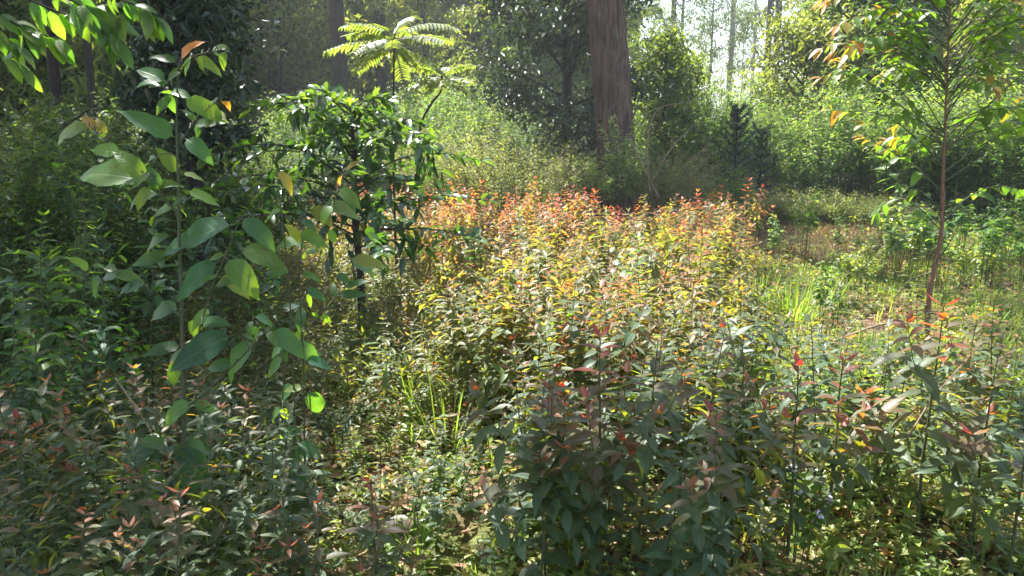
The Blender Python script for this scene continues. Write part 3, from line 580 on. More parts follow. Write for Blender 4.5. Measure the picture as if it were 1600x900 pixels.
def sapling_joined(plan, r, tpl=T8, hw=.17, mats=(M_STEM, M_SAPF), name='field_sapling'):
    mb = MB()
    for P, R in plan[0]: V, F = tube(P[::2], R[::2] * 1.15, 3); mb.add(V, F, 0, 0)
    A = plan[1]; leaves(mb, np.array([a[0] for a in A]), np.array([a[1] for a in A]), norm(np.array([a[2] for a in A])), np.array([a[3] for a in A]), hw, np.array([a[5] for a in A]) * .9, np.array([a[4] for a in A]), tpl, 1)
    return mb

# ------------------------------------------------------------------ the reddish sapling field
def edge(x, y):
    """photograph column of a ground point"""
    return 800 + x / (y * 1.02) * FPX
r = np.random.RandomState(61)
protos = []; plans = []; split_of = {}
for i in range(12):
    rd = .42 + .055 * i; plans.append(sapling_plan(r, 1.0, .155, n_br=r.randint(4, 8), node=.058, red=rd, start=.2, base=-.02 + .014 * i)); mb = sapling_joined(plans[-1], r)
    protos.append((mb, mb.mesh('field_sapling', [M_REDSTEM, M_SAPF])))

low = []
for i in range(5):
    mb = sapling_joined(sapling_plan(r, .5, .105, n_br=5, node=.045, red=r.uniform(.1, .5), start=.2), r, hw=.15)
    low.append((mb, mb.mesh('field_sapling', [M_REDSTEM, M_SAPF])))
pts = []
for _ in range(60000):
    if len(pts) > 620: break
    y = 4.0 + 6.3 * r.rand() ** .8; x = r.uniform(-.42, .30) * y; c = edge(x, y)
    right = 1105 + r.normal() * 38 + 25 * sin(y * 3) if y > 5.4 else 1090 + (5.4 - y) * 260
    left = 590 - (9.5 - y) * 45 if y < 9.5 else 600
    if c > right or c < left - 120: continue
    lowz = c < 700 - max(0, y - 6.2) * 60
    if lowz and y < 6.4 and r.rand() < .35: continue
    sp = .24 if y < 7 else .27
    if any((x - a[0]) ** 2 + (y - a[1]) ** 2 < sp * sp for a in pts): continue
    pts.append((x, y, lowz))
pts.sort(key=lambda p: p[1])
rest = MB()
for i, (x, y, lowz) in enumerate(pts):
    pi_ = int(np.clip(1.5 + (y - 4.8) / 4.8 * 5 + r.normal() * 4.5 + (2.5 if y > 8.3 else 0) + (4 if y > 8.2 and 660 < edge(x, y) < 900 else 0), 0, 11)); src = low[r.randint(5)] if lowz else protos[pi_]; s = r.uniform(.78, 1.12) if lowz else r.uniform(.5, .92)
    rz = r.uniform(0, 6.28); g = ground_at(x, y)
    if i < 300:
        red = not lowz
        if red and y < 5.6:       # near enough to pick its leaves apart
            lab = 'reddish tipped sapling crowded among many in the sunlit field'; grp = 'red tipped saplings filling the sunlit field'
            if pi_ not in split_of: split_of[pi_] = o = sapling_split('red_tipped_sapling', lab, g, r, plans[pi_], grp, stem=M_REDSTEM, mat=M_SAPV); o.scale = (s, s, s); o.rotation_euler = (r.normal() * .06, r.normal() * .06, rz)
            else: o = copy_thing(split_of[pi_], g, rz, s, lab, grp); o.rotation_euler = (r.normal() * .08, r.normal() * .08, rz)
            continue
        o = link('red_tipped_sapling' if red else 'low_sapling', src[1], None, g, category='sapling',
                 label='reddish tipped sapling crowded among many in the sunlit field' if red else 'low pale leaved sapling in the sunny gap below the coffee shrub',
                 group='red tipped saplings filling the sunlit field' if red else 'low saplings in the sunny gap')
        o.rotation_euler = (r.normal() * .09, r.normal() * .09, rz); o.scale = (s, s, s * r.uniform(.85, 1.12))
    else:
        M = np.eye(4); c, n_ = cos(rz), sin(rz); M[:3, :3] = np.array([[c, -n_, 0], [n_, c, 0], [0, 0, 1]]) * s; M[:3, 3] = g; rest.merge(src[0], M)
if rest.n: link('sapling_field', rest.mesh('sapling_field', [M_REDSTEM, M_SAPF]), kind='stuff', label='far part of the reddish sapling field reaching back to the olive bushes', category='saplings')

# foreground saplings, every leaf an object
def hero(px, top, d, label, n_br=4, ll=.14, red=.6, shape='lance', node=.07, start=.3, name='red_tipped_sapling', lean=.05, az0=None, dense=1.0, mat=None, stem=None, group=None, base=.05):
    g = ground_at(WX(px, d, top + 150), d); H = W(px, top, d)[2] - g[2]
    return sapling_split(name, label, g, r, sapling_plan(r, H, ll, n_br, lean, start, node, red, az0, dense, base, 1.45), group, shape, mat, stem)
r = np.random.RandomState(71)
hero(935, 528, 2.75, 'tall dark red tipped sapling on a straight stem, the tallest in the lower middle', 6, .17, .95, lean=.01, az0=0)
hero(1240, 572, 2.75, 'dark stemmed sapling with bronze top leaves, first of the two right of the lower middle', 4, .165, .85, lean=.01, az0=.1)
hero(1303, 565, 2.85, 'slender sapling with a purple red bud, right beside the bronze topped one', 4, .15, .9, lean=.01, start=.35)
hero(1455, 478, 3.0, 'sapling with long drooping orange leaves in front of the small tree trunk', 5, .19, .9, node=.06, lean=.0, az0=.15, start=.35)
hero(1535, 560, 2.9, 'dark bare stemmed sapling right of the drooping orange leaved one', 3, .155, .5, lean=.02, start=.4)
hero(1592, 640, 2.6, 'dark thin stemmed sapling at the right border', 3, .14, .3, lean=.02)
hero(880, 600, 2.9, 'grey leaved sapling with red tip left of the tallest in the lower middle', 4, .12, 1.0)
hero(1090, 600, 3.1, 'leaning sapling with maroon tip right of the tallest in the lower middle', 5, .12, .9, lean=.2)
hero(815, 640, 2.9, 'spreading grey sapling at the left end of the lower middle clump', 5, .13, .5, lean=.15)
hero(1385, 590, 3.3, 'grey green sapling left of the drooping orange leaved one', 4, .12, .4)
hero(52, 655, 2.6, 'sapling with orange red tip at the lower left border', 4, .12, .9, lean=.03)
hero(170, 720, 2.4, 'pale stemmed sapling below the big hanging leaves', 4, .12, .3, lean=.2)
hero(590, 745, 2.35, 'purplish leaved sapling in front of the stones', 3, .11, .9)
hero(500, 790, 2.2, 'small purplish sapling at the bottom left of the stones', 3, .10, .8)
# many alike around them
near = []
for i in range(16):
    near.append(sapling_plan(r, r.uniform(.8, 1.0), r.uniform(.125, .155), r.randint(3, 6), .12, .22, .062, r.uniform(.1, .8), base=r.uniform(-.15, .12)))
zones = [  # (col0, col1, d0, d1, count, hmin, hmax, label, group)
    (830, 1180, 2.3, 4.0, 27, .72, .92, 'shaded grey green sapling in the dense clump at the lower middle', 'shaded saplings of the lower middle clump'),
    (1150, 1640, 3.1, 4.5, 15, .6, .85, 'grey green sapling standing loosely at the lower right', 'loosely standing saplings at the lower right'),
    (-60, 430, 1.9, 3.6, 44, .45, .66, 'shaded sapling in the undergrowth at the lower left', 'shaded saplings at the lower left'),
    (430, 830, 2.0, 3.9, 22, .26, .42, 'low shaded sapling in the gap at the bottom centre', 'low saplings at the bottom centre'),
    (700, 1130, 3.6, 4.6, 18, .7, .86, 'half sunlit sapling at the near edge of the red field', 'saplings at the near edge of the red field')]
pl = []; nproto = {}; zone_objs = {}
for (c0, c1, d0, d1, cnt, h0, h1, lab, grp) in zones:
    k = 0
    for _ in range(6000):
        if k >= cnt: break
        y = math.sqrt(r.uniform(d0 * d0, d1 * d1)); x = (r.uniform(c0, c1) - 800) / FPX * y * 1.02
        if any((x - a) ** 2 + (y - b) ** 2 < .17 ** 2 for a, b in pl): continue
        pl.append((x, y)); k += 1; zl = zone_objs.setdefault(lab, [])
        i = r.randint(len(near)); s = r.uniform(h0, h1) / near[i][0][0][0][-1][2]; nm = 'shaded_sapling'
        nm = 'shaded_sapling' if 'near edge' not in lab else 'sapling'
        if (i, nm) not in nproto:
            nproto[(i, nm)] = sapling_split(nm, lab, ground_at(x, y), r, near[i], grp, 'ellip' if i % 3 == 0 else 'lance', mat=M_SAPV if nm == 'sapling' else None, rz=r.uniform(0, 6.28)); o = nproto[(i, nm)]; o.scale = (s, s, s)
        else: o = copy_thing(nproto[(i, nm)], ground_at(x, y), r.uniform(0, 6.28), s, lab, grp)
        zl.append((y, x, s * near[i][0][0][0][-1][2], o))

ORD = ['leftmost', 'second', 'third', 'fourth', 'fifth', 'sixth', 'seventh', 'eighth', 'ninth', 'tenth', 'eleventh']
WHERE = {'dense clump': 'the lower middle clump', 'loosely': 'the open lower right', 'undergrowth': 'the lower left undergrowth', 'bottom centre': 'the bottom centre gap', 'near edge': "the red field's near edge"}
for lab, zl in zone_objs.items():
    zl.sort(key=lambda q: q[0]); w = [v for k_, v in WHERE.items() if k_ in lab][0]; rows = np.array_split(np.arange(len(zl)), max(2, round(len(zl) / 8))); hm = np.median([q[2] for q in zl])
    rn = ['front', 'second', 'third', 'fourth', 'fifth', 'sixth'][:len(rows)]; rn[-1] = 'back'
    for ri, row in enumerate(rows):
        for k_, j in enumerate(sorted(row, key=lambda j: zl[j][1] / zl[j][0])):
            q = zl[j]; od = ORD[k_] if k_ == 0 else ORD[k_] + ' from left'
            q[3]['label'] = ('taller' if q[2] > hm else 'shorter') + ' sapling, ' + od + ' in the ' + rn[ri] + ' row of ' + w

# ------------------------------------------------------------------ the big leaved sapling at the left
def px_plant(name, label, cat, base_px, d, stems, lv, mat, bark, shape, r, jit=.07):
    g = ground_at(WX(base_px[0], d, base_px[1]), d); root = thing(name, label, cat, g); mb = MB(); SP = []
    for pts_, r0, r1 in stems:
        q = np.array([W(a, b, d + (c[0] if c else 0)) for a, b, *c in pts_]) - g
        q = curve(q, 9); SP.append(q); V, F = tube(q, np.linspace(r0, r1, len(q)), 6); mb.add(V, F, 0, 0, True)
    SP = np.concatenate(SP)
    ex = []
    for pts_, r0, r1 in stems[1:]:
        for k in range(5):
            i = r.randint(len(pts_) - 1); f_ = r.rand(); x = pts_[i][0] + (pts_[i + 1][0] - pts_[i][0]) * f_; y = pts_[i][1] + (pts_[i + 1][1] - pts_[i][1]) * f_; a = r.uniform(0, 6.28); l_ = r.uniform(22, 52)
            ex.append((x, y, x + l_ * cos(a), y + l_ * .65 * sin(a) + 8, r.uniform(0, .55)))
    for (x0, y0, x1, y1, tt, *sh) in list(lv) + ex:
        dz = r.uniform(-jit, jit); a = W(x0, y0, d + dz) - g; b = W(x1, y1, d + dz + r.uniform(-.06, .06)) - g
        ln = np.linalg.norm(b - a); up = np.array([r.uniform(-.4, .4), -.75 + r.uniform(-.3, .25), 1.0])
        dd = b - a; bend = r.uniform(.1, .75); dd = dd / ln + np.array([0, 0, .25 * bend * 1.6])
        near_ = SP[np.argmin(np.linalg.norm(SP - a, axis=1))]
        if np.linalg.norm(near_ - a) > .004: V, F = tube(curve([near_, (near_ + a) / 2 + np.array([0, 0, .012]), a + dd * .012 * ln], 3), [.0022, .002, .0019, .0018, .0017, .0016, .0015], 5); mb.add(V, F, 0, 0, True)
        put_leaf(root, a, dd, up, ln * 1.04, sh[0] if sh else shape, tt, bend, r.randint(3), mat)
    link('stem', mb.mesh('stem', [bark]), root)
    return root
r = np.random.RandomState(81)
px_plant('broad_leaved_sapling', 'tall sapling with big broad blue green leaves in the left foreground', 'sapling', (290, 868), 2.75,
  [([(291, 885), (288, 700), (286, 560), (281, 400), (278, 280), (276, 180), (279, 95)], .010, .0025),
   ([(288, 600), (325, 470), (352, 400), (374, 345)], .004, .002), ([(284, 340), (235, 290), (185, 235), (140, 196)], .0035, .0015),
   ([(278, 120), (300, 90), (335, 80), (355, 78)], .002, .001), ([(288, 640), (345, 590), (400, 535), (420, 515)], .004, .002),
   ([(285, 500), (240, 455), (190, 428), (140, 424)], .002, .001), ([(279, 225), (305, 190), (330, 165), (345, 158)], .002, .001),
   ([(288, 720), (270, 710), (252, 706)], .003, .002), ([(279, 160), (255, 135), (230, 122)], .002, .001), ([(282, 310), (250, 300), (225, 262)], .002, .001)],  # tint per leaf paints in the light: yellow green backlit, grey green sky sheen
  [(282, 97, 308, 62, 1.), (302, 88, 347, 118, .5), (318, 84, 310, 120, .5), (332, 80, 352, 100, .45), (300, 88, 288, 118, .4), (278, 100, 232, 88, .2), (262, 128, 206, 112, .1), (268, 133, 205, 132, .1),
   (346, 78, 362, 84, .1), (280, 105, 262, 122, .4), (284, 152, 352, 196, .5), (330, 178, 352, 186, .6), (345, 158, 362, 170, .9), (340, 160, 328, 158, .1), (288, 215, 328, 256, .05), (279, 218, 180, 182, .05), (245, 245, 222, 262, .1),
   (230, 285, 168, 232, .5), (225, 282, 108, 286, .45), (190, 240, 142, 236, .5), (140, 198, 80, 232, .55), (150, 205, 128, 178, .8), (165, 215, 148, 182, .65), (236, 290, 213, 330, .45), (250, 300, 222, 252, .1),
   (280, 272, 243, 232, .4), (283, 272, 322, 284, .55), (290, 297, 340, 326, .5), (257, 302, 186, 326, .05), (292, 310, 262, 325, .15), (272, 328, 224, 350, .45), (272, 367, 212, 402, .4), (268, 398, 208, 420, .2),
   (371, 349, 254, 396, .0), (374, 340, 430, 396, .05, 'ovate'), (373, 385, 450, 422, .45), (345, 405, 278, 470, .0), (284, 483, 220, 508, .2), (290, 500, 320, 540, .3), (369, 522, 268, 580, .0), (404, 530, 346, 604, .1),
   (420, 515, 480, 560, .1), (330, 480, 300, 520, .35), (352, 402, 400, 470, .4), (340, 430, 392, 470, .5), (230, 445, 178, 462, .05), (190, 428, 160, 440, .1), (140, 424, 108, 402, .4), (155, 425, 150, 470, .0), (286, 540, 225, 560, .2),
   (285, 560, 262, 610, .25), (302, 625, 252, 668, .35), (300, 628, 335, 650, .3), (253, 706, 158, 742, .0), (240, 708, 166, 770, .0), (250, 712, 228, 818, .25), (264, 706, 338, 752, .05), (279, 722, 322, 786, .15), (270, 700, 345, 712, .1), (262, 700, 205, 690, .4)],
  M_BROAD, M_STEM, 'ovate', r)
px_plant('broad_leaved_sapling', 'thin stemmed sapling with round leaves right of the taller big leaved one', 'sapling', (462, 835), 2.95,
  [([(462, 850), (460, 700), (458, 560), (450, 430), (440, 330)], .006, .002), ([(478, 850), (476, 700), (474, 560), (468, 430), (478, 330)], .005, .002), ([(440, 800), (440, 680), (444, 560)], .004, .002),
   ([(470, 480), (500, 400), (520, 320), (540, 268)], .0025, .001), ([(474, 520), (520, 470), (556, 430)], .002, .001), ([(458, 560), (425, 530), (395, 500)], .002, .001)],  # leaf tints again hold backlight as yellow green, sky sheen as grey green
  [(484, 322, 518, 356, .6), (431, 266, 462, 308, .7), (465, 360, 510, 390, .55), (466, 343, 498, 364, .05), (476, 450, 508, 476, .0), (395, 495, 436, 515, .05), (435, 487, 472, 480, .05), (474, 480, 468, 520, .05), (545, 403, 602, 424, .6), (540, 408, 596, 436, .1),
   (520, 431, 560, 452, .05), (540, 268, 562, 250, .75), (536, 272, 528, 290, .9), (527, 293, 564, 326, .5), (504, 314, 560, 346, .45), (457, 535, 503, 576, .1), (460, 530, 418, 560, .1), (444, 555, 420, 590, .1), (475, 560, 520, 580, .05), (441, 330, 410, 350, .4),
   (445, 370, 478, 392, .5), (452, 420, 420, 436, .3), (470, 430, 505, 440, .35), (462, 600, 432, 640, .15), (476, 610, 505, 660, .15), (442, 640, 415, 665, .2), (463, 690, 500, 720, .1), (476, 700, 448, 740, .1), (520, 320, 500, 350, .5), (472, 380, 446, 350, .6)],
  M_BROAD, M_STEM, 'ovate', r)
# smaller green saplings of the same kind at the left
gp = [sapling_plan(r, 1.3, .13, 5, .08, .25, .1, .35) for _ in range(4)]; gproto = []
for i, (x, d, s) in enumerate([(30, 3.7, .9), (95, 4.1, 1.0), (150, 3.6, .85), (205, 4.4, 1.0), (390, 4.6, .75), (330, 5.0, .95), (-20, 3.2, .8), (255, 5.5, 1.05), (120, 5.2, 1.15), (40, 5.5, 1.25), (420, 5.6, .8), (350, 6.3, 1.0), (180, 6.2, 1.2)]):
    lab, grp = 'green sapling in the shaded thicket ' + ['nearest the left border but one', 'behind the lance leaved weeds', 'just left of the big leaved stem', 'just behind the big leaved stem', 'between the coffee trunk and the thin stemmed sapling', 'halfway between the big leaved stem and the coffee trunk',
        'cut by the left border, nearest the camera', 'a step behind the big leaved sapling crown', 'second row behind the lance leaved weeds', 'tallest near the left border', 'left of the coffee trunk, short', 'close behind the coffee trunk to its left', 'farthest back, left of the big leaved sapling'][i], 'green saplings in the left thicket'
    if i < 4:
        o = sapling_split('green_sapling', lab, at_px(x, d), r, gp[i], grp, 'ovate', M_BROAD); o.scale = (s,) * 3; gproto.append(o)
    else: copy_thing(gproto[i % 4], at_px(x, d), i * 1.9, s, lab, grp)

# ------------------------------------------------------------------ overhanging limb of the shade tree, top left
def overhang():
    root = [o for o in COL.objects if o.name == 'shade_tree'][0]; g = np.array(root.location); mb = MB(); LV = []
    fork = g + np.array([.2, 0, 3.4])
    main = [fork, np.array([-5.6, 5.4, 3.6]), np.array([-3.6, 3.9, 3.0]), W(-150, -60, 3.0), W(20, -12, 2.75), W(150, -15, 2.7)]
    q = curve(main, 8); V, F = tube(q - g, np.linspace(.05, .004, len(q)), 7); mb.add(V, F, 0, 0, True)
    tw = [[(20, -12), (90, 18), (150, 30), (190, 22)], [(150, -15), (195, 2), (225, 14), (243, 26)], [(-60, -20), (10, 30), (60, 52), (95, 62)], [(-80, -30), (-20, 60), (20, 95), (48, 112)], [(90, -10), (130, 12), (165, 50), (185, 72)], [(-100, -30), (-40, 20), (10, 60), (30, 75)], [(60, -20), (110, -10), (150, 10), (210, -8)]]
    for t in tw:
        dd = 2.7 + r.uniform(-.25, .5); p = curve([W(a, b, dd + .03 * i) for i, (a, b) in enumerate(t)], 5); V, F = tube(p - g, np.linspace(.004, .0014, len(p)), 5); mb.add(V, F, 0, 0, True)
        for i in range(2, len(p)):
            for s in (-1, 1):
                if r.rand() < .2: continue
                T = norm(p[min(i + 1, len(p) - 1)] - p[i - 1]); side = np.cross(T, [0, 0, 1.]) * s
                put_leaf(root, p[i] - g, T * .6 + side * .5 + r.normal(size=3) * .35 + np.array([0, 0, -.5 - .4 * r.rand()]), np.array([r.uniform(-.8, .8), -.6, 1]), r.uniform(.05, .105), 'ellip', r.uniform(-.3, .62), r.uniform(.1, .6), r.randint(3), M_YG)
    link('overhanging_limb', mb.mesh('overhanging_limb', [M_BARKD]), root)
overhang()

# ------------------------------------------------------------------ coffee shrub
def coffee():
    r = np.random.RandomState(91); d = 6.0; g = at_px(556, d); root = thing('coffee_shrub', 'glossy dark green coffee shrub on a dark trunk in the left middle', 'shrub', g)
    mb = MB(); tp = curve([(0, 0, -.05), (.01, 0, .5), (-.02, .02, 1.0), (0, 0, 1.45), (-.02, 0, 1.78)], 6)
    V, F = tube(tp, np.linspace(.034, .010, len(tp)), 10, rough=1 + r.normal(size=(len(tp), 10)) * .06); mb.add(V, F, 0, 0, True); link('trunk', mb.mesh('trunk', [M_BARKD]), root)
    br = MB(); LV = []
    for i in range(44):
        z = .74 + 1.0 * (i / 43) ; a = i * 2.39996 + r.uniform(-.3, .3); t = max(0, (z - .92) / .84)
        ln = (1.06 - .62 * t ** 1.4) * r.uniform(.5, 1.15) * (1.1 if cos(a) < 0 else .98); el = r.uniform(.1, .6) + .45 * t
        p0 = np.array([np.interp(z, tp[:, 2], tp[:, 0]), 0, z]); dv = np.array([cos(a), sin(a), 0])
        P = curve([p0, p0 + dv * ln * .35 + [0, 0, el * ln * .34], p0 + dv * ln * .7 + [0, 0, el * ln * .42], p0 + dv * ln + [0, 0, el * ln * .40 - .05]], 5)
        V, F = tube(P, np.linspace(.008, .0025, len(P)), 5); br.add(V, F, 0, 0, True)
        for k in range(2, len(P)):
            T = norm(P[min(k + 1, len(P) - 1)] - P[k - 1]); side = norm(np.cross(T, [0, 0, 1.]))
            for s in (-1, 1, r.choice([-.5, .5])):
                if r.rand() < .12: continue
                LV.append((P[k], side * s * .8 + T * .5 + np.array([0, 0, .45 - .75 * r.rand()]) + r.normal(size=3) * .4, np.array([0, 0, 1.]) + r.normal(size=3) * .4, r.uniform(.08, .135), np.clip(.15 + .5 * t * r.rand() + (.25 if k > len(P) - 3 else 0), 0, 1)))
            if r.rand() < .07:   # hanging sprays
                for s in range(3): LV.append((P[k] + [0, 0, -.06 * s], np.array([r.normal() * .4, r.normal() * .4, -1]), r.normal(size=3), r.uniform(.1, .15), .1))
    for s in range(5): LV.append((tp[-1], np.array([cos(s * 1.26) * .6, sin(s * 1.26) * .6, .8]), np.array([0, 0, 1.]), .12, .9))
    # low hanging leaves beside the trunk
    for s in range(14):
        q = np.array([r.uniform(-.25, .5), r.uniform(-.25, .15), r.uniform(.62, .95)]); LV.append((q, np.array([r.normal() * .3, r.normal() * .3, -1]), r.normal(size=3), r.uniform(.1, .15), .05))
        V, F = tube(curve([tp[9], (tp[9] + q) / 2 + [0, 0, .1], q], 3), [.004] * 7, 3); br.add(V, F)
    link('branches', br.mesh('branches', [M_BARKD]), root)
    LV.sort(key=lambda l: l[0][1])
    for p, dd, up, ln, tt in LV[:300]: put_leaf(root, p, dd, up, ln, 'coffee', tt, r.uniform(.0, .45), r.randint(3), M_COFFEE)
    R = LV[300:]; f = MB(); leaves(f, np.array([l[0] for l in R]), np.array([l[1] for l in R]), norm(np.array([l[2] for l in R])), np.array([l[3] for l in R]), .2, .3, np.array([l[4] for l in R]), T8, 0, True)
    link('foliage', f.mesh('foliage', [M_COFFEE]), root, kind='stuff')
coffee()

# ------------------------------------------------------------------ small tree at the right
def right_tree():
    r = np.random.RandomState(101); d = 4.9; g = at_px(1452, d); g[0] = WX(1452, d, 590); root = thing('orange_tipped_tree', 'slim reddish brown trunked tree with yellow green leaves and orange tips at the right', 'tree', g)
    tk = [W(1450, 596, d), W(1449, 540, d), W(1450, 480, d), W(1457, 430, d), W(1470, 370, d), W(1473, 290, d), W(1476, 210, d), W(1480, 110, d), W(1484, 0, d), W(1488, -90, d)]
    P = curve(np.array(tk) - g, 5); P[0, 2] = -.05
    mb = MB(); V, F = tube(P, np.interp(np.linspace(0, 1, len(P)), [0, .15, .5, .62, 1], [.022, .018, .0125, .008, .0035]), 10, rough=1 + r.normal(size=(len(P), 10)) * .05); mb.add(V, F, 0, 0, True)
    link('trunk', mb.mesh('trunk', [M_BARKR]), root); br = MB(); LV = []
    def b(pp, r0, lf=True, dy=0.0, first=.3, tip=1.):
        q = curve(np.array([W(x, y, d + dy * i / (len(pp) - 1)) for i, (x, y) in enumerate(pp)]) - g, 6); V, F = tube(q, np.linspace(r0, .0018, len(q)), 6); br.add(V, F, 0, 0, True)
        if not lf: return
        L = np.concatenate([[0], np.cumsum(np.linalg.norm(np.diff(q, axis=0), axis=1))]); s = first * L[-1]; k = 0
        while s < L[-1]:
            u = s / L[-1]; p = np.array([np.interp(s, L, q[:, i]) for i in range(3)]); i = min(int(np.searchsorted(L, s)), len(q) - 1); T = norm(q[i] - q[i - 1]); side = norm(np.cross(T, [0, 0, 1.])) * (1 if k % 2 else -1)
            LV.append((p, T * r.uniform(.3, 1) + side * .7 + r.normal(size=3) * .22 + np.array([0, 0, -.15 - .3 * r.rand()]), np.array([0, -.25, 1.]) + r.normal(size=3) * .2, r.uniform(.085, .145) * (1 - .2 * u), min(1, (.1 + .5 * r.rand()) if u < .9 else tip * r.uniform(.65, .95)))); s += .04; k += 1
        for j in range(2): LV.append((q[-1], norm(q[-1] - q[-2]) + r.normal(size=3) * .35, np.array([0, -.3, 1.]), .085, tip * r.uniform(.7, 1)))
    b([(1476, 215), (1440, 190), (1400, 160), (1345, 120), (1312, 98)], .006, dy=-.2); b([(1474, 260), (1430, 215), (1380, 180), (1300, 172)], .006, dy=.15)
    b([(1479, 140), (1440, 90), (1410, 40), (1375, 15)], .005, dy=-.1); b([(1480, 110), (1450, 60), (1430, 0)], .005, dy=.25); b([(1478, 160), (1520, 110), (1560, 60), (1590, 20)], .005, dy=.1)
    b([(1475, 240), (1530, 180), (1580, 130), (1640, 90)], .006, dy=-.3); b([(1474, 270), (1530, 230), (1590, 200), (1650, 190)], .006, dy=.2); b([(1472, 300), (1430, 260), (1390, 235), (1350, 215)], .005, dy=.3)
    b([(1473, 285), (1530, 250), (1570, 235), (1620, 245)], .007, dy=-.2); b([(1483, 30), (1450, 0), (1420, -30)], .004); b([(1484, 10), (1530, -20), (1580, -40)], .004, dy=.1); b([(1481, 80), (1530, 40), (1590, -10)], .004, dy=-.25)
    b([(1477, 190), (1500, 120), (1530, 60)], .004, dy=.4); b([(1478, 170), (1440, 140), (1360, 75), (1310, 68)], .004, dy=.35); b([(1476, 225), (1500, 190), (1560, 160), (1600, 150)], .004, dy=.5); b([(1471, 330), (1440, 300), (1400, 285), (1375, 250)], .005, dy=-.2, tip=.4)
    b([(1471, 350), (1510, 310), (1560, 290), (1610, 300)], .005, dy=.2, tip=.4); b([(1470, 360), (1430, 320), (1395, 310), (1370, 330)], .004, dy=.3, tip=.3)
    for q_ in range(66):
        y0 = r.uniform(-60, 240); sl_ = r.uniform(.15, 1.1); x0 = 1484 - y0 * .03; sd = r.choice([-1, 1]); L_ = r.uniform(60, 200)
        b([(x0, y0), (x0 + sd * L_ * .4, y0 - L_ * sl_ * .6), (x0 + sd * L_ * .75, y0 - L_ * sl_ * .8), (x0 + sd * L_, y0 - L_ * (sl_ - .12) * .8)], .004, dy=r.uniform(-.6, .6))
    b([(1456, 425), (1420, 440), (1395, 470)], .005, lf=False); b([(1458, 415), (1480, 385), (1498, 350)], .004, lf=False, dy=-.1); b([(1450, 500), (1425, 520), (1400, 560)], .004, lf=False)
    link('branches', br.mesh('branches', [M_STEM]), root); r.shuffle(LV)
    for p, dd, up, ln, tt in LV[:300]: put_leaf(root, p, dd, up, ln, 'ovate' if r.rand() < .6 else 'ellip', tt, r.uniform(.2, .6), r.randint(3), M_YG)
    R = LV[300:]; print('right tree leaves', len(LV))
    if R:
        f = MB(); leaves(f, np.array([l[0] for l in R]), np.array([l[1] for l in R]), norm(np.array([l[2] for l in R])), np.array([l[3] for l in R]), .23, .3, np.array([l[4] for l in R]), T8, 0, True); link('foliage', f.mesh('foliage', [M_YGF]), root, kind='stuff')
right_tree()

# ------------------------------------------------------------------ frond plants, conifers, grass tufts
def frond_mesh(r, ln, pairs=14, leaf=.1, droop=.9, el=.35):
    t = np.linspace(0, 1, 12); th = el - droop * t ** 1.4; y = np.cumsum(np.cos(th)) / 12 * ln; z = np.cumsum(np.sin(th)) / 12 * ln
    P = np.stack([np.zeros(12), y, z], -1); P = np.vstack([[0, 0, 0], P]); st = MB(); V, F = tube(P, np.linspace(.005, .001, 13), 3); st.add(V, F)
    f = MB(); pos, dd = [], []
    for k in range(pairs):
        u = .22 + .76 * k / (pairs - 1); i = u * 12; a = int(min(i, 11)); p = P[a] + (P[a + 1] - P[a]) * (i - a)
        for s in (-1, 1): pos.append(p); dd.append([s, .45, -.25 + r.normal() * .12])
    n = len(pos); leaves(f, pos, dd, np.array([0, .1, 1.]), leaf * (1 - .35 * np.abs(np.linspace(-1, 1, n))) * r.uniform(.9, 1.1, n), .23, .3, r.uniform(.1, .9, n), T8)
    return st.mesh('rachis', [M_STEM]), f.mesh('leaflets', [M_FROND])
def frond_plant(label, x, d, top, n, ln, leaf, kink=None):
    r = np.random.RandomState(int(x)); g = at_px(x, d); root = thing('frond_plant', label, 'plant', g); T = W(x, top, d) - g
    pts_ = [(0, 0, -.05), (0, 0, T[2] * .5), tuple(T)] if kink is None else [W(kink[0][0], 330, d) - g] + [W(a, b, d) - g for a, b in kink] + [T]
    q = curve(pts_, 6); mb = MB(); V, F = tube(q, np.linspace(.016, .008, len(q)), 7); mb.add(V, F, 0, 0, True); link('stem', mb.mesh('stem', [M_BARKD]), root)
    fr = [frond_mesh(r, ln, leaf=leaf, droop=dp, el=e) for dp, e in [(.8, .5), (.5, .15), (.6, -.1)]]
    for i in range(n):
        a = i * 2.4 + r.uniform(-.2, .2); k = (0 if i > n * .66 else 1 if i > n * .3 else 2); s = r.uniform(.85, 1.1)
        o = link('frond', fr[k][1], root, (T[0], T[1], T[2] - .12 * (1 - i / n))); o.rotation_euler = (r.uniform(-.22, .18), r.uniform(-.35, .35), a); o.scale = (s, s, s); link('rachis', fr[k][0], o)
frond_plant('tall plant crowned by long feathery fronds above the coffee shrub', 616, 8.0, 52, 17, .62, .12)
frond_plant('smaller frond plant on a bent stem right of the tall one', 690, 8.6, 112, 15, .36, .09, kink=[(655, 210), (672, 165), (689, 142)])
